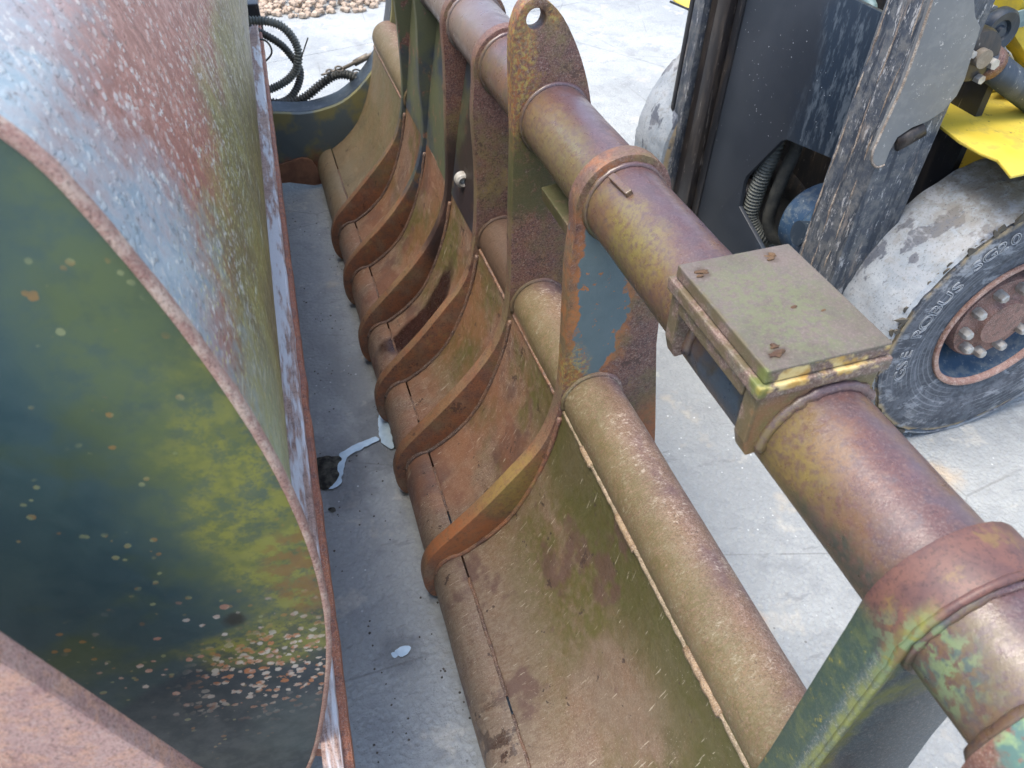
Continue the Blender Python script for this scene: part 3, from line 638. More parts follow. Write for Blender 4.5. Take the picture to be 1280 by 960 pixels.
for y, t, mk in RIBS:
    if mk == 'rib2': o = fine(left_edge) + fine(eye_top) + [(.622, .95), (.634, .705), (.668, .45), (.69, .25), (.71, .02), (.70, .004)]; bmm = prism(o, y, y + t, .004, [(.483, 1.236, .0185)])
    else: bmm = prism(rib_outline(.0875 - .0025 * (y > 1.5), y * 7.3), y, y + t, .004)
    r_ = add('rib', bmm, M[mk], bucket); auto_smooth(r_, 30); rib_objs.append(r_)
    # fillet welds: rib to sheet on both sides and rib to tube
    for yy in (y - .001, y + t + .001):
        pth = [(a, yy, b) for a, b in ((.135, .118), (.15, .15), (.176, .166), (.205, .17), (.27, .212), (.327, .27), (.374, .357), (.411, .46), (.432, .56))]
        add('fillet_weld', bead(pth, .006, 6), M['weldd'] if y > 1.2 else M['rib'], r_, True)
    ringp = [(TX + (TR + .0005) * math.cos(a), y - .002, TZ + (TR + .0005) * math.sin(a)) for a in (2 * math.pi * k / 40 for k in range(41))]
    add('ring_weld', bead(ringp, .0055, 1), M['tube'], r_, True)
    if 1.7 < y < 2.4: continue
    pr = [(.500 + .063 * math.cos(R(a)), y - .001, .598 + .063 * math.sin(R(a))) for a in range(-20, 201, 9)]
    add('pipe_weld', bead(pr, .0055, 1), M['pipe'], r_, True)
# the two thick ribs closest to the viewer
r0 = add('rib', prism(rib_outline(.0855), .213, .268, .004), M['rib0'], bucket, label='dark teal painted rib with yellow green lichen'); auto_smooth(r0, 30)
ringp = [(TX + (TR + .0005) * math.cos(a), .2105, TZ + (TR + .0005) * math.sin(a)) for a in (2 * math.pi * k / 40 for k in range(41))]
add('ring_weld', bead(ringp, .006, 1), M['tube'], r0, True)
rim_path = [(a + .004, .2125, b) for a, b in fine(left_edge)[24:]] + [(x, .2125, z) for x, z in arc(TX, TZ, .082, 180, 10, 16)]
add('edge_weld', bead(rim_path, .0045, 1), M['rib0'], r0, True)
rc = add('rib', prism(rib_outline(.092), .062, .118, .005), M['ribc'], bucket, label='rust orange rib with pale green lichen patch'); auto_smooth(rc, 30)
ringp = [(TX + (TR + .002) * math.cos(a), .121, TZ + (TR + .002) * math.sin(a)) for a in (2 * math.pi * k / 40 for k in range(41))]
add('ring_weld', bead(ringp, .008, 1), M['tube'], rc, True)
# torque tube
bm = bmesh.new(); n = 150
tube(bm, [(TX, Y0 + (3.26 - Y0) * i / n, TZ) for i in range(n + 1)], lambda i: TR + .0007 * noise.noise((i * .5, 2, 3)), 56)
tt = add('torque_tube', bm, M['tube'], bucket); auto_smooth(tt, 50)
add('stop_lug', bev_box((-.006, -.030, -.008), (.006, .030, .010), .002), M['tube'], tt).location = (.492, .972, 1.105)
bpy.data.objects['stop_lug'].rotation_euler = (0, R(-26), R(4))
bpy.data.objects['stop_lug'].matrix_parent_inverse = Matrix.Translation(-root_loc(tt))
# oily bolt head on the fourth rib and gusset between the first two ribs
bp = on_y(578, 225, 1.84)
bm = lathe_y([(0, 1.838), (.006, 1.838), (.008, 1.830), (.013, 1.826), (.019, 1.830), (.021, 1.836), (.021, 1.852), (.012, 1.856), (0, 1.858)], bp.x, bp.z, 24)
bl = add('grease_bolt', bm, M['nut'], bucket); auto_smooth(bl)
g_ = add('gusset', prism([(.478, .935), (.56, .945), (.56, .905), (.50, .890), (.482, .905)], 1.06, 1.30, .003), M['rib2'], bucket)
# saddle box with lid
BX0, BX1, BY0, BY1 = .424, .592, .468, .684
sb = add('saddle_plate', bev_box((BX0, BY0, 1.128), (BX1, BY1, 1.146), .003), M['box'], bucket)
lid = add('box_lid', bev_box((BX0 + .007, BY0 + .005, 1.1475), (BX1 - .005, BY1 - .006, 1.1655), .0025), M['box'], bucket)
for ya, yb in ((BY0 + .006, BY0 + .030), (BY1 - .028, BY1 - .006)):
    pts = [(BX0 + .006, 1.127), (BX0 + .006, 1.055)] + [(TX - .088, 1.03)] + arc(TX, TZ, TR - .003, 190, 20, 14)[0:] + [(TX + .078, 1.062), (BX1 - .006, 1.10), (BX1 - .006, 1.127)]
    e_ = add('end_plate', prism(pts, ya, yb, .003), M['box'], sb)
    add('saddle_weld', bead([(TX + (TR + .002) * math.cos(R(a)), ya - .001, TZ + (TR + .002) * math.sin(R(a))) for a in range(185, 24, -7)], .008, 1), M['tube'], sb, True)
add('flange_bar', bev_box((BX0 + .004, BY0 + .031, 1.108), (BX0 + .016, BY1 - .029, 1.127), .002), M['box'], sb)
for px, py, r in ((.455, .495, .0055), (.452, .655, .005), (.55, .66, .0045), (.461, .507, .004), (.445, .648, .003), (.545, .652, .003), (.52, .56, .0025), (.548, .545, .0022)):
    bm = bmesh.new(); bmesh.ops.create_icosphere(bm, subdivisions=3, radius=r)
    for v in bm.verts:
        k = 1 + 1.1 * noise.noise(v.co * 260 + Vector((px * 900, py * 900, 0))) ; v.co = Vector((v.co.x * k * 1.5, v.co.y * k * .8, v.co.z * k * .5)) + Vector((px, py, 1.1655))
    add('moss_crumb', bm, M['moss'], lid, True)
# far end plate: deep flange with a swept inner edge
end_edge = [(-.10, .06), (-.10, .362), (.0, .352), (.1, .336), (.18, .338), (.28, .362), (.365, .418), (.44, .498), (.495, .592), (.522, .68), (.533, .76), (.538, .95), (.545, 1.14)]
pts = [end_edge[0]] + fine(end_edge[1:]) + [(.63, 1.16), (.64, .9), (.66, .5), (.71, .02), (.2, .006), (.19, .03), (.1, .022), (.0, .05)]; pts_end = pts
ep = add('end_plate', prism(pts, 3.2, 3.225, .004), M['endp'], bucket); auto_smooth(ep, 30)
inner = fine(end_edge[1:])
bm = bmesh.new(); rows = []
for yy in (3.225, 3.33):
    for dd in (0, .014): rows.append([bm.verts.new((a + dd * .8, yy, b - dd * .8)) for a, b in inner])
for k in range(len(inner) - 1):
    for a, b in ((0, 2), (2, 3), (3, 1), (1, 0)): bm.faces.new((rows[a][k], rows[a][k + 1], rows[b][k + 1], rows[b][k]))
fl = add('end_flange', bm, M['navy'], bucket); auto_smooth(fl, 40)
pts = [(-.095, .12), (-.05, .13), (.02, .142), (.07, .15), (.11, .13), (.13, .085), (.2, .07), (.21, .012), (.19, .02), (.1, .014), (0, .045), (-.095, .05)]
ep2 = add('end_plate', prism(pts_end, Y0 - .025, Y0, .004), M['endp'], bucket); auto_smooth(ep2, 30)
add('mud_crust', prism(fine(pts, 2), 3.186, 3.1995, .003), M['mud'], ep, True)

# ------------------------------------------------------------------ the tall curved bucket
lb = thing('curved_bucket', 'tall dark teal bucket with curved rusty red and olive shell, lichen on its side plate', 'bucket', (-.4, 2.1, 0))
ROT = Matrix.Rotation(R(-2.0), 4, 'Z'); PIV = Vector((-.1, .5, 0))
def turn(bm):
    for v in bm.verts: v.co = ROT @ (v.co - PIV) + PIV
    return bm
lprof = [(-.62, 1.655), (-.50, 1.672), (-.38, 1.66), (-.28, 1.615), (-.205, 1.555), (-.157, 1.499), (-.131, 1.444), (-.094, 1.311), (-.067, 1.155), (-.060, .978), (-.082, .788), (-.148, .531), (-.225, .38), (-.32, .24), (-.45, .13), (-.6, .07), (-.75, .03)]
LP = fine(lprof, 5)
pl = LP + [(-.95, .03), (-.95, 1.2), (-.8, 1.55)]
LY0, LY1 = .5, 3.72
sp = add('side_plate', turn(prism([(x * 1.0 - .0005, z) for x, z in pl], LY0, LY0 + .010, .003)), M['lplate'], lb); auto_smooth(sp, 30)
def shell_l():
    bm = bmesh.new(); ny = 90; rows = []; P = [Vector((a, 0, b)) for a, b in LP]
    for side in (0, 1):
        rr = []
        for j in range(ny + 1):
            y = LY0 + .006 + (LY1 - LY0) * j / ny; row = []
            for i, q in enumerate(P):
                d = (P[min(i + 1, len(P) - 1)] - P[max(i - 1, 0)]).normalized(); o = Vector((-d.z, 0, d.x))
                k = .003 * noise.noise((q.x * 4, y * 3, q.z * 4)) * min(1, j / 6) + (-.027 if side == 0 else -.039)
                row.append(bm.verts.new((q.x + o.x * k, y, q.z + o.z * k)))
            rr.append(row)
        rows.append(rr)
        for a, b in zip(rr, rr[1:]):
            for i in range(len(P) - 1): bm.faces.new((a[i], a[i + 1], b[i + 1], b[i]))
    a, b = rows; n = len(P) - 1
    for j in (0, ny):
        for i in range(n): bm.faces.new((a[j][i], b[j][i], b[j][i + 1], a[j][i + 1]))
    for j in range(ny):
        bm.faces.new((a[j][0], a[j + 1][0], b[j + 1][0], b[j][0])); bm.faces.new((a[j][n], b[j][n], b[j + 1][n], a[j + 1][n]))
    return bm
ls = add('curved_shell', turn(shell_l()), M['lshell'], lb); auto_smooth(ls, 50)
# rusted rim where shell and side plate meet
bm = bmesh.new(); rows = []
for i in range(6, len(LP) - 4):
    a_, b_ = Vector((LP[i - 1][0], 0, LP[i - 1][1])), Vector((LP[i + 1][0], 0, LP[i + 1][1])); d_ = (b_ - a_).normalized(); o_ = Vector((-d_.z, 0, d_.x))
    k = .0015 * noise.noise((i * .8, 3, 0))
    rows.append([bm.verts.new((LP[i][0] + o_.x * h, yy, LP[i][1] + o_.z * h)) for h, yy in ((-.003, LY0 - .002), (.002 + k, LY0 - .0015), (.004 + k, LY0 + .001), (.004 + k, LY0 + .009), (.002, LY0 + .012), (-.004, LY0 + .012))])
for a_, b_ in zip(rows, rows[1:]):
    for i in range(6): bm.faces.new((a_[i], a_[(i + 1) % 6], b_[(i + 1) % 6], b_[i]))
bm.faces.new(rows[0]); bm.faces.new(rows[-1][::-1])
add('plate_rim', turn(bm), M['ledge'], sp, True)
# wear bars on the outside of the shell
def bar(x0, x1, z0, z1, ya, yb, seed):
    bm = bmesh.new(); n = 130; rows = []
    for j in range(n + 1):
        y = ya + (yb - ya) * j / n; k = .0025 * noise.noise((y * 14, seed, 0)) + .0015 * noise.noise((y * 60, seed, 0))
        X0, x0_ = x0, (x0 if y > .512 else -.128); rows.append([bm.verts.new(p) for p in ((x0_, y, z0), (x1 + k, y, z0), (x1 + k * 1.2, y, z1 - .004), (x1 - .005 + k, y, z1), (x0_, y, z1))])
    for a, b in zip(rows, rows[1:]):
        for i in range(5): bm.faces.new((a[i], a[(i + 1) % 5], b[(i + 1) % 5], b[i]))
    bm.faces.new(rows[0]); bm.faces.new(rows[-1][::-1]); return turn(bm)
XB = -.0885
add('wear_bar', bar(-.20, XB - .012, .552, .575, .45, 3.72, 1), M['bar_in'], lb)
add('wear_bar', bar(-.20, XB, .524, .5505, .45, 3.72, 5), M['bar_out'], lb, label='orange rusted lower wear bar')
add('end_block', turn(bev_box((-.15, 3.70, .50), (-.083, 3.78, .63), .006)), M['dark'], lb)
# cutter plate standing in front of the side plate, carried by two spacers
c0, c1 = on_y(-120, 752, .33), on_y(420, 1092, .33)
dv = (c1 - c0); dv.y = 0; L_ = dv.length; dv.normalize(); nv = Vector((-dv.z, 0, dv.x))
if nv.z > 0: nv = -nv
q = [c0, c1, c1 + nv * .30, c0 + nv * .42]
cut = add('cutter_plate', prism([(v.x, v.z) for v in q], .33, .352, .003), M['cutter'], lb)
for f_ in (.3, .75):
    p0 = c0.lerp(c1, f_) + nv * .2
    bm = bmesh.new(); tube(bm, [(p0.x - .12, .351, p0.z - .05), (p0.x - .12, .502, p0.z - .05)], .025, 20); add('spacer', bm, M['cutter'], cut, True)

# ------------------------------------------------------------------ the forklift
fk = thing('forklift', 'yellow forklift with dark chipped mast and worn muddy solid tyres', 'forklift', (2.1, 1.77, 0))
WX, WZ, WR = 1.755, .405, .405
def wheel(y_out, s, WX=WX, tm='tyre'):
    """s=+1: outer face at y_out looking to -Y, s=-1: the mirrored far wheel"""
    Y = lambda d: y_out + s * d
    def wob(a, r, y):
        if r > .375: return .009 * max(0, noise.noise((a * 14, 4, 0))) * (y < 1.13) + .006 * noise.noise((math.cos(a) * 9, math.sin(a) * 9, y * 30)) + .003 * noise.noise((math.cos(a) * 30, math.sin(a) * 30, y * 60))
        return 0
    pr = [(.205, Y(.035)), (.212, Y(.020)), (.232, Y(.016)), (.262, Y(.014)), (.268, Y(.008)), (.30, Y(.002)), (.345, Y(.0)), (.372, Y(.004)), (.384, Y(.006)), (.386, Y(.014)), (.393, Y(.016)), (.396, Y(.006)), (.404, Y(.014)), (.409, Y(.05)), (.411, Y(.09)), (.411, Y(.12)), (.411, Y(.15)), (.409, Y(.19)), (.404, Y(.228)), (.38, Y(.238)), (.32, Y(.24)), (.26, Y(.235)), (.21, Y(.225)), (.205, Y(.2)), (.205, Y(.035))]
    t = add('tyre', lathe_y(pr, WX, WZ, 180, wob), M[tm], fk); auto_smooth(t, 40)
    pr = [(.206, Y(.19)), (.2065, Y(.03)), (.214, Y(.017)), (.212, Y(.011)), (.204, Y(.009)), (.198, Y(.013)), (.196, Y(.026))]
    rm = add('rim', lathe_y(pr, WX, WZ, 96), M['rimrust'], fk); auto_smooth(rm, 50)
    pr = [(.196, Y(.026)), (.192, Y(.06)), (.180, Y(.085)), (.166, Y(.10)), (.160, Y(.135)), (.150, Y(.15)), (.0, Y(.15))]
    d = add('rim_dish', lathe_y(pr, WX, WZ, 72), M['rimblue'], rm); auto_smooth(d, 50)
    pr = [(.133, Y(.149)), (.133, Y(.058)), (.128, Y(.046)), (.082, Y(.043)), (.070, Y(.034)), (.066, Y(.022)), (.0, Y(.018))]
    hb = add('hub', lathe_y(pr, WX, WZ, 64), M['hub'], rm); auto_smooth(hb, 40)
    for k in range(10):
        a = 2 * math.pi * (k + .25) / 10; cx, cz = WX + .106 * math.cos(a), WZ + .106 * math.sin(a); bmn = bmesh.new()
        def ringv(r, y, n=6): return [bmn.verts.new((cx + r * math.cos(2 * math.pi * i / n + k), y, cz + r * math.sin(2 * math.pi * i / n + k))) for i in range(n)]
        lv = [ringv(.0150, Y(.046)), ringv(.0150, Y(.030)), ringv(.0130, Y(.018)), ringv(.0100, Y(.015))]
        for A_, B_ in zip(lv, lv[1:]):
            for i in range(6): bmn.faces.new((A_[i], A_[(i + 1) % 6], B_[(i + 1) % 6], B_[i]))
        bmn.faces.new(lv[-1]); bmn.faces.new(lv[0][::-1]); add('wheel_nut', bmn, M['nut'], rm)
    return t
ty = wheel(1.10, 1)
wheel(2.44, -1, 1.665, 'tyrefar')
# torn rubber spikes on the shoulder of the near tyre
for k in range(52):
    a = R(95 + k * 2.9 + random.uniform(-1.5, 1.5)); r = .398; y = 1.110 + random.uniform(-.004, .008)
    p = Vector((WX + r * math.cos(a), y, WZ + r * math.sin(a))); o = Vector((math.cos(a), 0, math.sin(a))); tn = Vector((-o.z, 0, o.x))
    h = random.choice((.008, .012, .016, .026)) * random.uniform(.7, 1.2); wd = random.uniform(.007, .02)
    bm = bmesh.new(); b_ = [bm.verts.new(p + tn * wd * i - o * .006 + Vector((0, d, 0))) for i, d in ((-1, -.005), (1, -.004), (1, .006), (-1, .007))]
    tip = bm.verts.new(p + o * h + tn * random.uniform(-.008, .008) + Vector((0, random.uniform(-.008, .006), 0)))
    bm.faces.new(b_)
    for i in range(4): bm.faces.new((b_[i], b_[(i + 1) % 4], tip))
    add('torn_rubber', bm, M['thorn'], ty)
# raised outline lettering on the sidewall
def arc_text(txt, a_start, rad, size, step):
    for i, ch in enumerate(txt):
        if ch == ' ': continue
        cu = bpy.data.curves.new('glyph', 'FONT'); cu.body = ch; cu.size = size; cu.align_x = 'CENTER'; cu.fill_mode = 'NONE'; cu.bevel_depth = size * .022; cu.bevel_resolution = 0; cu.resolution_u = 3
        ob = bpy.data.objects.new('glyph', cu); COL.objects.link(ob)
        bm = bmesh.new(); me = ob.to_mesh(); a = R(a_start - step * i); n0 = len(bm.verts); bm.from_mesh(me); bm.verts.ensure_lookup_table()
        o = Vector((math.cos(a), 0, math.sin(a))); tn = Vector((math.sin(a), 0, -math.cos(a)))
        for v in list(bm.verts)[n0:]:
            c = v.co.copy(); rr = rad + c.y
            v.co = Vector((WX, 0, WZ)) + o * rr + tn * (c.x * 1.25) + Vector((0, 1.0995 + c.z, 0))
        ob.to_mesh_clear(); bpy.data.objects.remove(ob); bpy.data.curves.remove(cu)
        add('raised_letter', bm, M['letter'], ty)
arc_text('GSE ROBUS', 194, .312, .048, 6.3)
arc_text('SG20', 133, .330, .046, 5.6)

def mast_prism(pix, off0, off1, w=.004, mat='navy', name='mast_plate', parent=fk):
    """plate lying in the mast plane, outline given on that plane as (y, z), with depth off0..off1 behind the front"""
    bm = bmesh.new(); X = lambda z, o: MX0 + MS * (z - MZ0) + o
    vs = [bm.verts.new((X(z, off0), y, z)) for y, z in pix]; f = bm.faces.new(vs)
    ex = bmesh.ops.extrude_face_region(bm, geom=[f]); bmesh.ops.translate(bm, verts=[g for g in ex['geom'] if isinstance(g, bmesh.types.BMVert)], vec=(off1 - off0, 0, 0))
    bmesh.ops.recalc_face_normals(bm, faces=bm.faces)
    if w: bevel_sharp(bm, w, 40)
    o = add(name, bm, M[mat], parent); auto_smooth(o, 30); return o
ZT = 2.4
# near channel: front flange, web, rear flange; then the far channel and inner rails
def rail(y0, y1, o0, o1, mat, name='mast_rail', z0=.12, z1=ZT, w=.004, parent=fk): return mast_prism([(y0, z0), (y1, z0), (y1, z1), (y0, z1)], o0, o1, w, mat, name, parent)
nr = rail(1.335, 1.452, .0, .03, 'chipped'); nr['label'] = 'chipped grey near mast rail'
rail(1.300, 1.334, -.004, .14, 'chipped', 'rail_web', parent=nr)
rail(1.335, 1.45, .11, .138, 'dark', 'rear_flange', parent=nr)
fr = rail(2.185, 2.245, .0, .03, 'chipped'); fr['label'] = 'greasy far mast rail'
rail(2.246, 2.27, -.002, .18, 'dark', 'rail_web', parent=fr)
rail(2.13, 2.184, .022, .05, 'brown', 'inner_rail', parent=fr)
rail(2.06, 2.128, .008, .04, 'brown', 'inner_rail', parent=fr)
rail(2.02, 2.058, .03, .06, 'dark', 'inner_rail', parent=fr)
# bead of crusted grease and weld on the near rail
for yy, r in ((1.444, .0034), (1.392, .003), (1.345, .0028)):
    z = .2
    while z < 1.55:
        ln = random.uniform(.05, .22)
        pth = [(MX0 + MS * (q - MZ0) + .0005, yy + .007 * noise.noise((q * 7, yy * 40, 0)) + .0025 * noise.noise((q * 45, yy * 40, 3)), q) for q in [z + ln * i / 14 for i in range(15)]]
        bm = bmesh.new(); o_ = random.random() * 60
        tube(bm, pth, lambda i: r * (.15 + .85 * math.sin(math.pi * i / 14)) * (1 + .8 * noise.noise((i * 1.3 + o_, 0, 0))), 6)
        add('grease_crust', bm, M['crust'], nr, True); z += ln + random.uniform(.0, .05)
# centre plate with the cut-out for the motor
cutout = [(1.452, .778), (1.68, .735), (1.70, .722), (1.715, .70), (1.812, .558), (1.817, .535), (1.808, .455), (1.640, .40), (1.60, .35), (1.452, .33)]
outer = [(2.02, .15), (2.02, 1.005), (1.85, 1.065), (1.61, 1.125), (1.4525, 1.125)]
plate = outer + [(1.4525, .778)] + cutout[1:-1] + [(1.4525, .33), (1.4525, .15)]
mast_prism(plate, .035, .05, .003, 'mastplate')
# drive motor, boss and corrugated hose in the opening
bm = lathe_y([(0, 1.42), (.10, 1.42), (.135, 1.44), (.14, 1.47), (.14, 1.555), (.125, 1.575), (.118, 1.58), (.118, 1.66), (.10, 1.68), (0, 1.68)], 1.50, .47, 48); mo = add('drive_motor', bm, M['rimblue'], fk); auto_smooth(mo, 40)
p = on_mast(1005, 290, .06)
bm = bmesh.new(); tube(bm, [p + Vector((-.02, 0, 0)), p + Vector((.1, -.01, -.02))], .035, 20); add('motor_boss', bm, M['navy'], mo)
p = on_mast(926, 250, .17); bm = bmesh.new(); bmesh.ops.create_uvsphere(bm, u_segments=24, v_segments=14, radius=.075); bmesh.ops.translate(bm, verts=bm.verts, vec=p); add('valve_body', bm, M['brown'], fk, True)
hp = [on_mast(978, 150, .09), on_mast(968, 185, .082), on_mast(955, 215, .08), on_mast(944, 245, .08), on_mast(938, 270, .085), on_mast(945, 290, .11), on_mast(965, 300, .16)]
add('corrugated_hose', corrugated(hp, .020, .027, .0115, 16), M['hosegrey'], fk, True)
hp = [v + Vector((.03, -.055, .01)) for v in hp]; bm = bmesh.new(); tube(bm, smooth_line(hp, 6), .02, 12); add('rubber_hose', bm, M['hose'], fk, True)
bm = bmesh.new(); box(bm, (1.62, 1.36, .2), (1.64, 2.2, 1.05)); add('bulkhead', bm, M['dark'], fk)
axle = bmesh.new(); tube(axle, [(WX, 1.25, WZ), (1.665, 2.3, WZ)], .09, 24); add('axle', axle, M['dark'], fk, True)
# hose pair peeping over the plate top
for px in (1058, 1080):
    a = on_mast(px - 12, -25, .09); b = on_mast(px + 10, 22, .09); bm = bmesh.new(); tube(bm, smooth_line([a + Vector((0, 0, .2)), a, b, b + Vector((.01, 0, -.3))], 6), .013, 12); add('mast_hose', bm, M['teal'], fk, True)
# grey bracket plate on the side of the near rail
BY = 1.286
bpix = [(1185, -60), (1160, 20), (1143, 70), (1128, 110), (1100, 172), (1092, 190), (1091, 203), (1097, 209), (1106, 206), (1112, 190), (1122, 172), (1140, 160), (1160, 152), (1178, 140), (1196, 120), (1206, 100), (1226, 34), (1219, 20), (1215, -60)]
bo = [(q.x, q.z) for q in (on_y(u, v, BY) for u, v in bpix)]
bk = add('mast_bracket', prism(bo, BY, BY + .014, .002), M['grey'], fk)
add('bracket_weld', bead([(q.x - .001, BY + .001, q.z) for q in (on_y(u, v, BY) for u, v in bpix[0:9])], .0028, 9), M['crust'], bk, True)
a = on_y(1118, 178, 1.30); b = on_y(1150, 160, 1.30); bm = bmesh.new(); tube(bm, [a, b], .022, 20); add('stub_tube', bm, M['brown'], bk, True)
# tilt cylinder: eye, pin, bolts, rod
ec = on_y(1226, 72, 1.30)
bm = lathe_y([(0, 1.300), (.030, 1.300), (.054, 1.306), (.058, 1.318), (.058, 1.372), (0, 1.372)], ec.x, ec.z, 32); ey = add('tilt_cylinder', bm, M['dark'], fk); auto_smooth(ey, 30)
for (u, v, r, h) in ((1226, 72, .020, .018), (1240, 79, .012, .016), (1216, 68, .008, .01), (1225, 99, .010, .012)):
    q_ = on_y(u, v, 1.295); bm = bmesh.new(); tube(bm, [(q_.x, 1.301 - h, q_.z), (q_.x, 1.31, q_.z)], r, 20 if r > .015 else 6); add('pin_bolt', bm, M['steelpin'] if r > .015 else M['nut'], ey)
d1 = Vector((.5, 0, -.28)); bm = bmesh.new(); tube(bm, [Vector((ec.x + .03, 1.335, ec.z - .01)), Vector((ec.x + .03, 1.335, ec.z - .01)) + d1], .034, 24); add('cylinder_barrel', bm, M['navy'], ey, True)
bm = bmesh.new(); s_ = Vector((ec.x + .05, 1.335, ec.z - .02)); tube(bm, [s_, s_ + d1.normalized() * .03], .038, 24); add('barrel_collar', bm, M['rib'], ey, True)
bm = bmesh.new(); q0 = on_y(1216, 42, 1.36); tube(bm, [q0, Vector((ec.x, 1.36, ec.z))], .03, 16); add('clevis', bm, M['dark'], ey, True)
# horn
hc = on_y(1245, 37, 1.42)
bm = lathe_y([(0, 1.40), (.010, 1.40), (.014, 1.41), (.022, 1.412), (.026, 1.404), (.044, 1.400), (.050, 1.408), (.050, 1.425), (.03, 1.45), (0, 1.45)], hc.x, hc.z, 40); hn = add('horn', bm, M['navy'], fk); auto_smooth(hn, 40)
a = on_y(1262, 30, 1.44); bm = bmesh.new(); box(bm, (hc.x + .03, 1.435, hc.z - .006), (hc.x + .19, 1.44, hc.z + .035), Matrix.Rotation(R(-8), 3, 'Y')); add('horn_strap', bm, M['teal'], hn)
bm = bmesh.new(); tube(bm, smooth_line([on_y(1252, 52, 1.43), on_y(1256, 62, 1.42), on_y(1262, 68, 1.42), on_y(1266, 78, 1.44)], 5), .004, 8); add('wire', bm, M['nut'], hn, True)
# yellow cowl behind the mast, fenders
def cowl():
    bm = bmesh.new(); pr = [(1.86, .42), (1.86, .95), (1.72, 1.06), (1.72, 1.55), (1.80, 1.70), (3.3, 1.70), (3.3, .42)]
    a = [bm.verts.new((x, 1.45, z)) for x, z in pr]; f = bm.faces.new(a)
    ex = bmesh.ops.extrude_face_region(bm, geom=[f]); bmesh.ops.translate(bm, verts=[g for g in ex['geom'] if isinstance(g, bmesh.types.BMVert)], vec=(0, .72, 0))
    bmesh.ops.recalc_face_normals(bm, faces=bm.faces); bevel_sharp(bm, .02, 30); return bm
co = add('cowl', cowl(), M['yellow'], fk); auto_smooth(co, 30)
for u, v in ((1241, 13), (1266, 18)):
    q_ = on_y(u, v, 1.44); bm = bmesh.new(); tube(bm, [(q_.x, 1.438, q_.z), (q_.x, 1.452, q_.z)], .012, 6); add('cowl_bolt', bm, M['nut'], co)
bm = bmesh.new(); box(bm, (1.9, 1.30, .42), (3.2, 1.4495, .87)); add('side_step', bm, M['dark'], fk)
def fender(pts, z, t, name):
    bm = bmesh.new(); vs = [bm.verts.new((x, y, zz)) for x, y, zz in pts]; f = bm.faces.new(vs)
    ex = bmesh.ops.extrude_face_region(bm, geom=[f]); bmesh.ops.translate(bm, verts=[g for g in ex['geom'] if isinstance(g, bmesh.types.BMVert)], vec=(0, 0, -t))
    bmesh.ops.recalc_face_normals(bm, faces=bm.faces); bevel_sharp(bm, .003, 40); o = add(name, bm, M['yellow'], fk); return o
fz = lambda x: .895 + .06 * max(0, min(1, (x - 1.5) / .3))
pix = [(1150, 134), (1178, 127), (1212, 121), (1262, 112), (1330, 98), (1420, 150), (1400, 250), (1290, 214), (1264, 220), (1258, 212), (1247, 199), (1225, 190), (1200, 176), (1172, 154)]
fender([(q.x, q.y, q.z) for q in (on_z(u, v, .90) for u, v in pix)], .9, .008, 'fender')
q = [on_z(u, v, .93) for u, v in ((1240, 110), (1268, 88), (1300, 70), (1380, 95), (1330, 118))]
fender([(p.x, p.y, p.z + .02 * i) for i, p in enumerate(q[:2])] + [(p.x, p.y, p.z) for p in q[2:]], .93, .008, 'fender_lip')
q = [(1.47, 2.10), (1.47, 2.43), (1.5, 2.45), (2.4, 2.45), (2.4, 2.16), (1.9, 2.16)]
fender([(x, y, .90) for x, y in q], .9, .008, 'fender')
bm = bmesh.new(); tube(bm, [on_z(838, 2, .85), on_z(866, 14, .85)], .004, 8); add('edge_trim', bm, M['dark'], fk)
q = [on_z(u, v, .85) for u, v in ((836, -6), (846, 2), (866, 14), (900, 30), (960, 10), (900, -40))]
fender([(p.x, p.y, p.z) for p in q], .85, .008, 'fender_flap')
# counterweight end so the truck is whole from other sides
bm = bmesh.new(); box(bm, (2.9, 1.2, .25), (3.6, 2.34, 1.15)); bmesh.ops.recalc_face_normals(bm, faces=bm.faces); bevel_sharp(bm, .05, 30); add('counterweight', bm, M['yellow'], fk)
bm = lathe_y([(.0, 1.22), (.2, 1.22), (.29, 1.235), (.30, 1.26), (.30, 1.36), (.0, 1.36)], 3.0, .30, 48); add('rear_tyre', bm, M['hose'], fk, True)
bm = lathe_y([(.0, 2.18), (.3, 2.18), (.30, 2.3), (.0, 2.32)], 3.0, .30, 48); add('rear_tyre', bm, M['hose'], fk, True)

# ------------------------------------------------------------------ hoses, chain and wire at the far end
def hose(name, pix, r0, r1, pitch, mat, label, ys, plain=False):
    pts = [on_y(u, v, y) for (u, v), y in zip(pix, ys)]
    if plain: bm = bmesh.new(); tube(bm, smooth_line(pts, 10), r0, 10)
    else: bm = corrugated(pts, r0, r1, pitch, 10)
    o = add(name, bm, M[mat], None, True); o['label'] = label; o['category'] = 'hose' if 'hose' in name else 'wire'
    return o
hose('hydraulic_hose', [(300, 26), (335, 27), (356, 36), (370, 55), (373, 75), (367, 92), (350, 106), (320, 118), (300, 122)], .0145, .019, .012, 'hosegrey', 'grey ribbed hose looping out from behind the curved bucket', [3.5] * 4 + [3.48] * 3 + [3.46] * 2)
hose('hydraulic_hose', [(300, 30), (328, 42), (350, 55), (364, 70), (375, 88), (372, 108), (360, 124), (340, 130), (315, 128)], .0145, .0175, .012, 'hose', 'black hose in a loop with its end tucked under the bucket edge', [3.6] * 4 + [3.55, 3.5, 3.46, 3.42, 3.4])
hose('hydraulic_hose', [(312, 116), (335, 127), (360, 129), (382, 121), (402, 105), (420, 94), (438, 95), (452, 105), (462, 125)], .0145, .0205, .014, 'hose', 'black spring-guarded hose arching onto the curved end flange', [3.4, 3.4, 3.38, 3.38, 3.37, 3.36, 3.34, 3.31, 3.30])
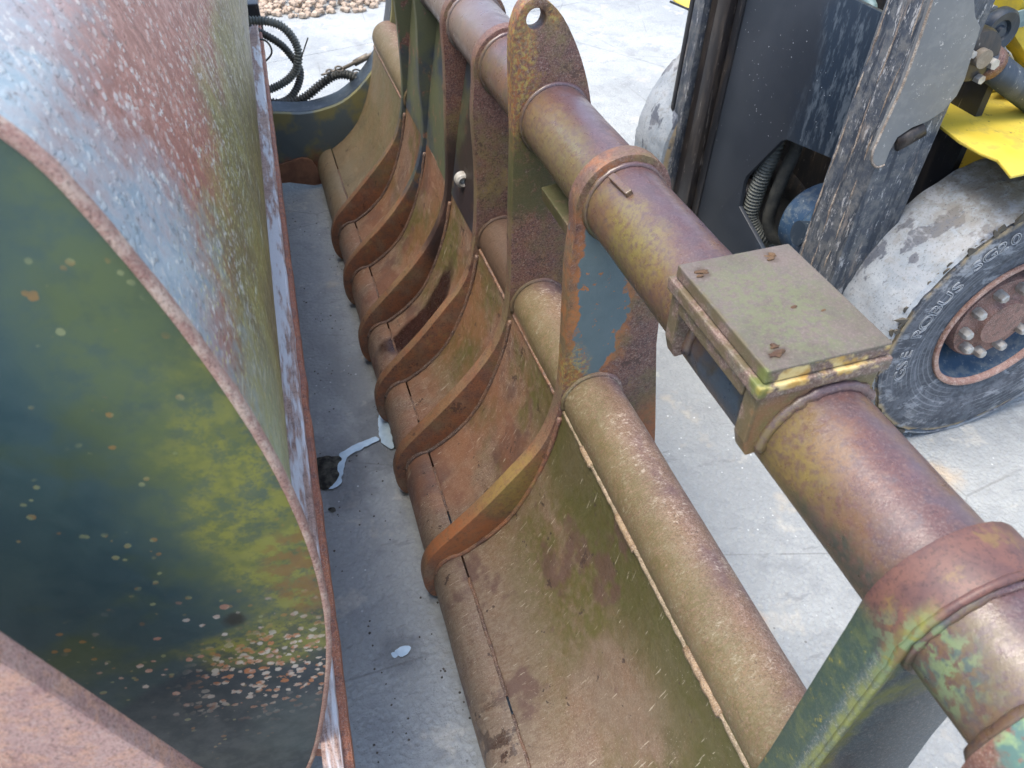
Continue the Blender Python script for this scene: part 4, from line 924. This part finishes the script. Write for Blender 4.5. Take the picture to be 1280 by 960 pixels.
hose('loose_wire', [(318, 50), (330, 50), (338, 58), (339, 68), (330, 78), (318, 88)], .004, 0, 0, 'hose', 'thin bent dark wire beside the hose loop', [3.45] * 6, True)
hose('loose_wire', [(385, 47), (380, 62), (374, 80), (370, 92)], .003, 0, 0, 'hose', 'thin straight wire sticking up beside the hose loop', [3.47] * 4, True)
# turnbuckle and chain lying at the flange
tb = thing('turnbuckle', 'small steel turnbuckle rod reaching the curved end flange', 'turnbuckle', tuple(on_y(440, 82, 3.36)))
bm = bmesh.new(); tube(bm, [on_y(424, 88, 3.37), on_y(470, 65, 3.33)], .008, 10); add('rod', bm, M['steelpin'], tb, True)
bm = bmesh.new(); tube(bm, [on_y(443, 79, 3.36), on_y(460, 70, 3.34)], .014, 12); add('sleeve', bm, M['steelpin'], tb, True)
ch = thing('chain', 'short grey shackle chain lying on the ribbed hose', 'chain', tuple(on_y(418, 92, 3.36)))
lp = [(407, 92), (413, 90), (418, 88), (424, 86), (430, 90), (436, 92), (442, 92), (446, 90)]
for i, (u, v) in enumerate(lp):
    c_ = on_y(u, v, 3.355 + .008 * (i % 3)); ax = Vector((1, 0, .2 * (-1) ** i)).normalized(); bx_ = Vector((0, .5, 1)) if i % 2 else Vector((0, 1, -.3)); bx_.normalize()
    pts = [c_ + ax * .017 * math.cos(t) + bx_ * .010 * math.sin(t) for t in (2 * math.pi * k / 14 for k in range(15))]
    bm = bmesh.new(); tube(bm, pts, .0042, 7); add('chain_link', bm, M['steelpin'], ch, True)

# ------------------------------------------------------------------ puddles, grit, gravel
def puddle(pix, mat, name, label, z=.004, n=6):
    pts = [on_z(u, v, 0) for u, v in pix]; pts = smooth_line(pts, n, True); c = sum(pts, Vector()) / len(pts)
    bm = bmesh.new(); vs = [bm.verts.new((p.x + .005 * noise.noise(p * 55) + .002 * noise.noise(p * 190), p.y + .005 * noise.noise(p * 55 + Vector((9, 9, 9))) + .002 * noise.noise(p * 190 + Vector((5, 5, 5))), z - .003)) for p in pts]
    f = bm.faces.new(vs); r = bmesh.ops.inset_region(bm, faces=[f], thickness=.003, depth=0)
    for v in f.verts: v.co.z = z
    o = add(name, bm, M[mat], None, True); o['label'] = label; o['category'] = 'puddle'; return o
puddle([(398, 573), (416, 571), (426, 573), (423, 585), (426, 598), (418, 610), (400, 613), (385, 600), (380, 585)], 'dkwater', 'puddle', 'dark oily puddle with painted rib reflection half under the wear bar', .004)
puddle([(425, 570), (440, 560), (458, 552), (471, 548), (473, 552), (462, 558), (446, 566), (433, 576), (430, 590), (427, 604), (419, 612), (412, 613), (420, 604), (424, 596), (422, 585), (427, 577)], 'water', 'puddle', 'trickle of water with painted pale blue sky reflection beside the dark puddle', .007)
puddle([(478, 512), (474, 522), (473, 536), (475, 549), (480, 557), (492, 562), (490, 548), (488, 536), (484, 527)], 'water', 'puddle', 'puddle edge with painted pale blue sky reflection beside a rib nose', .007)
puddle([(480, 514), (484, 527), (489, 537), (491, 549), (493, 562), (510, 568), (530, 560), (520, 530), (500, 508)], 'dkwater', 'puddle', 'dark puddle beneath the rib noses', .004)
for i, pix in enumerate(([(494, 815), (500, 811), (508, 808), (515, 810), (513, 816), (505, 819), (500, 822)], [(490, 818), (494, 816), (497, 819), (493, 823)])):
    puddle(pix, 'water', 'liquid_drop', ('pale blue drop of liquid on bare concrete', 'smallest drop of water with painted pale blue sky reflection on bare concrete')[i], .004, 3)
puddle([(410, 637), (417, 635), (421, 638), (415, 641)], 'dkwater', 'oil_spot', 'small dark oil spot on the concrete near wear bar', .004, 3)
def scatter(n, fn, mat, name, label, rmin, rmax, squash=.6):
    bm = bmesh.new()
    for i in range(n):
        p = fn()
        if p is None: continue
        r = random.uniform(rmin, rmax); k0 = len(bm.verts)
        rr = bmesh.ops.create_icosphere(bm, subdivisions=1, radius=r); off = random.random() * 90
        for v in rr['verts']:
            k = 1 + .5 * noise.noise(v.co / r * .9 + Vector((off, 0, 0))); v.co = Vector((v.co.x * k * random.uniform(.95, 1.05), v.co.y * k, v.co.z * k * squash)) + p
    o = add(name, bm, M[mat]); o['kind'] = 'stuff'; o['label'] = label; o['category'] = mat
    return o
def grit_p():
    p = Vector((random.uniform(-.1, .14), random.uniform(.6, 3.1), .001))
    return p if noise.noise((p.x * 14, p.y * 5, 2)) > .12 else None
scatter(420, grit_p, 'grit', 'grit', 'fine dark grit on concrete between the two buckets', .0012, .0036)
def gp():
    x, y = random.uniform(-.4, 1.0), random.uniform(5.45, 6.6); k = max(0, y - 5.5 - .12 * noise.noise((x * 4, 0, 0)) - .1 * (x > .85))
    return Vector((x, y, .012 + min(.12, k * .35) * random.random())) if k > 0 else None
scatter(1500, gp, 'gravel', 'gravel', 'pile of tan gravel on the concrete beyond the buckets', .012, .03, .8)
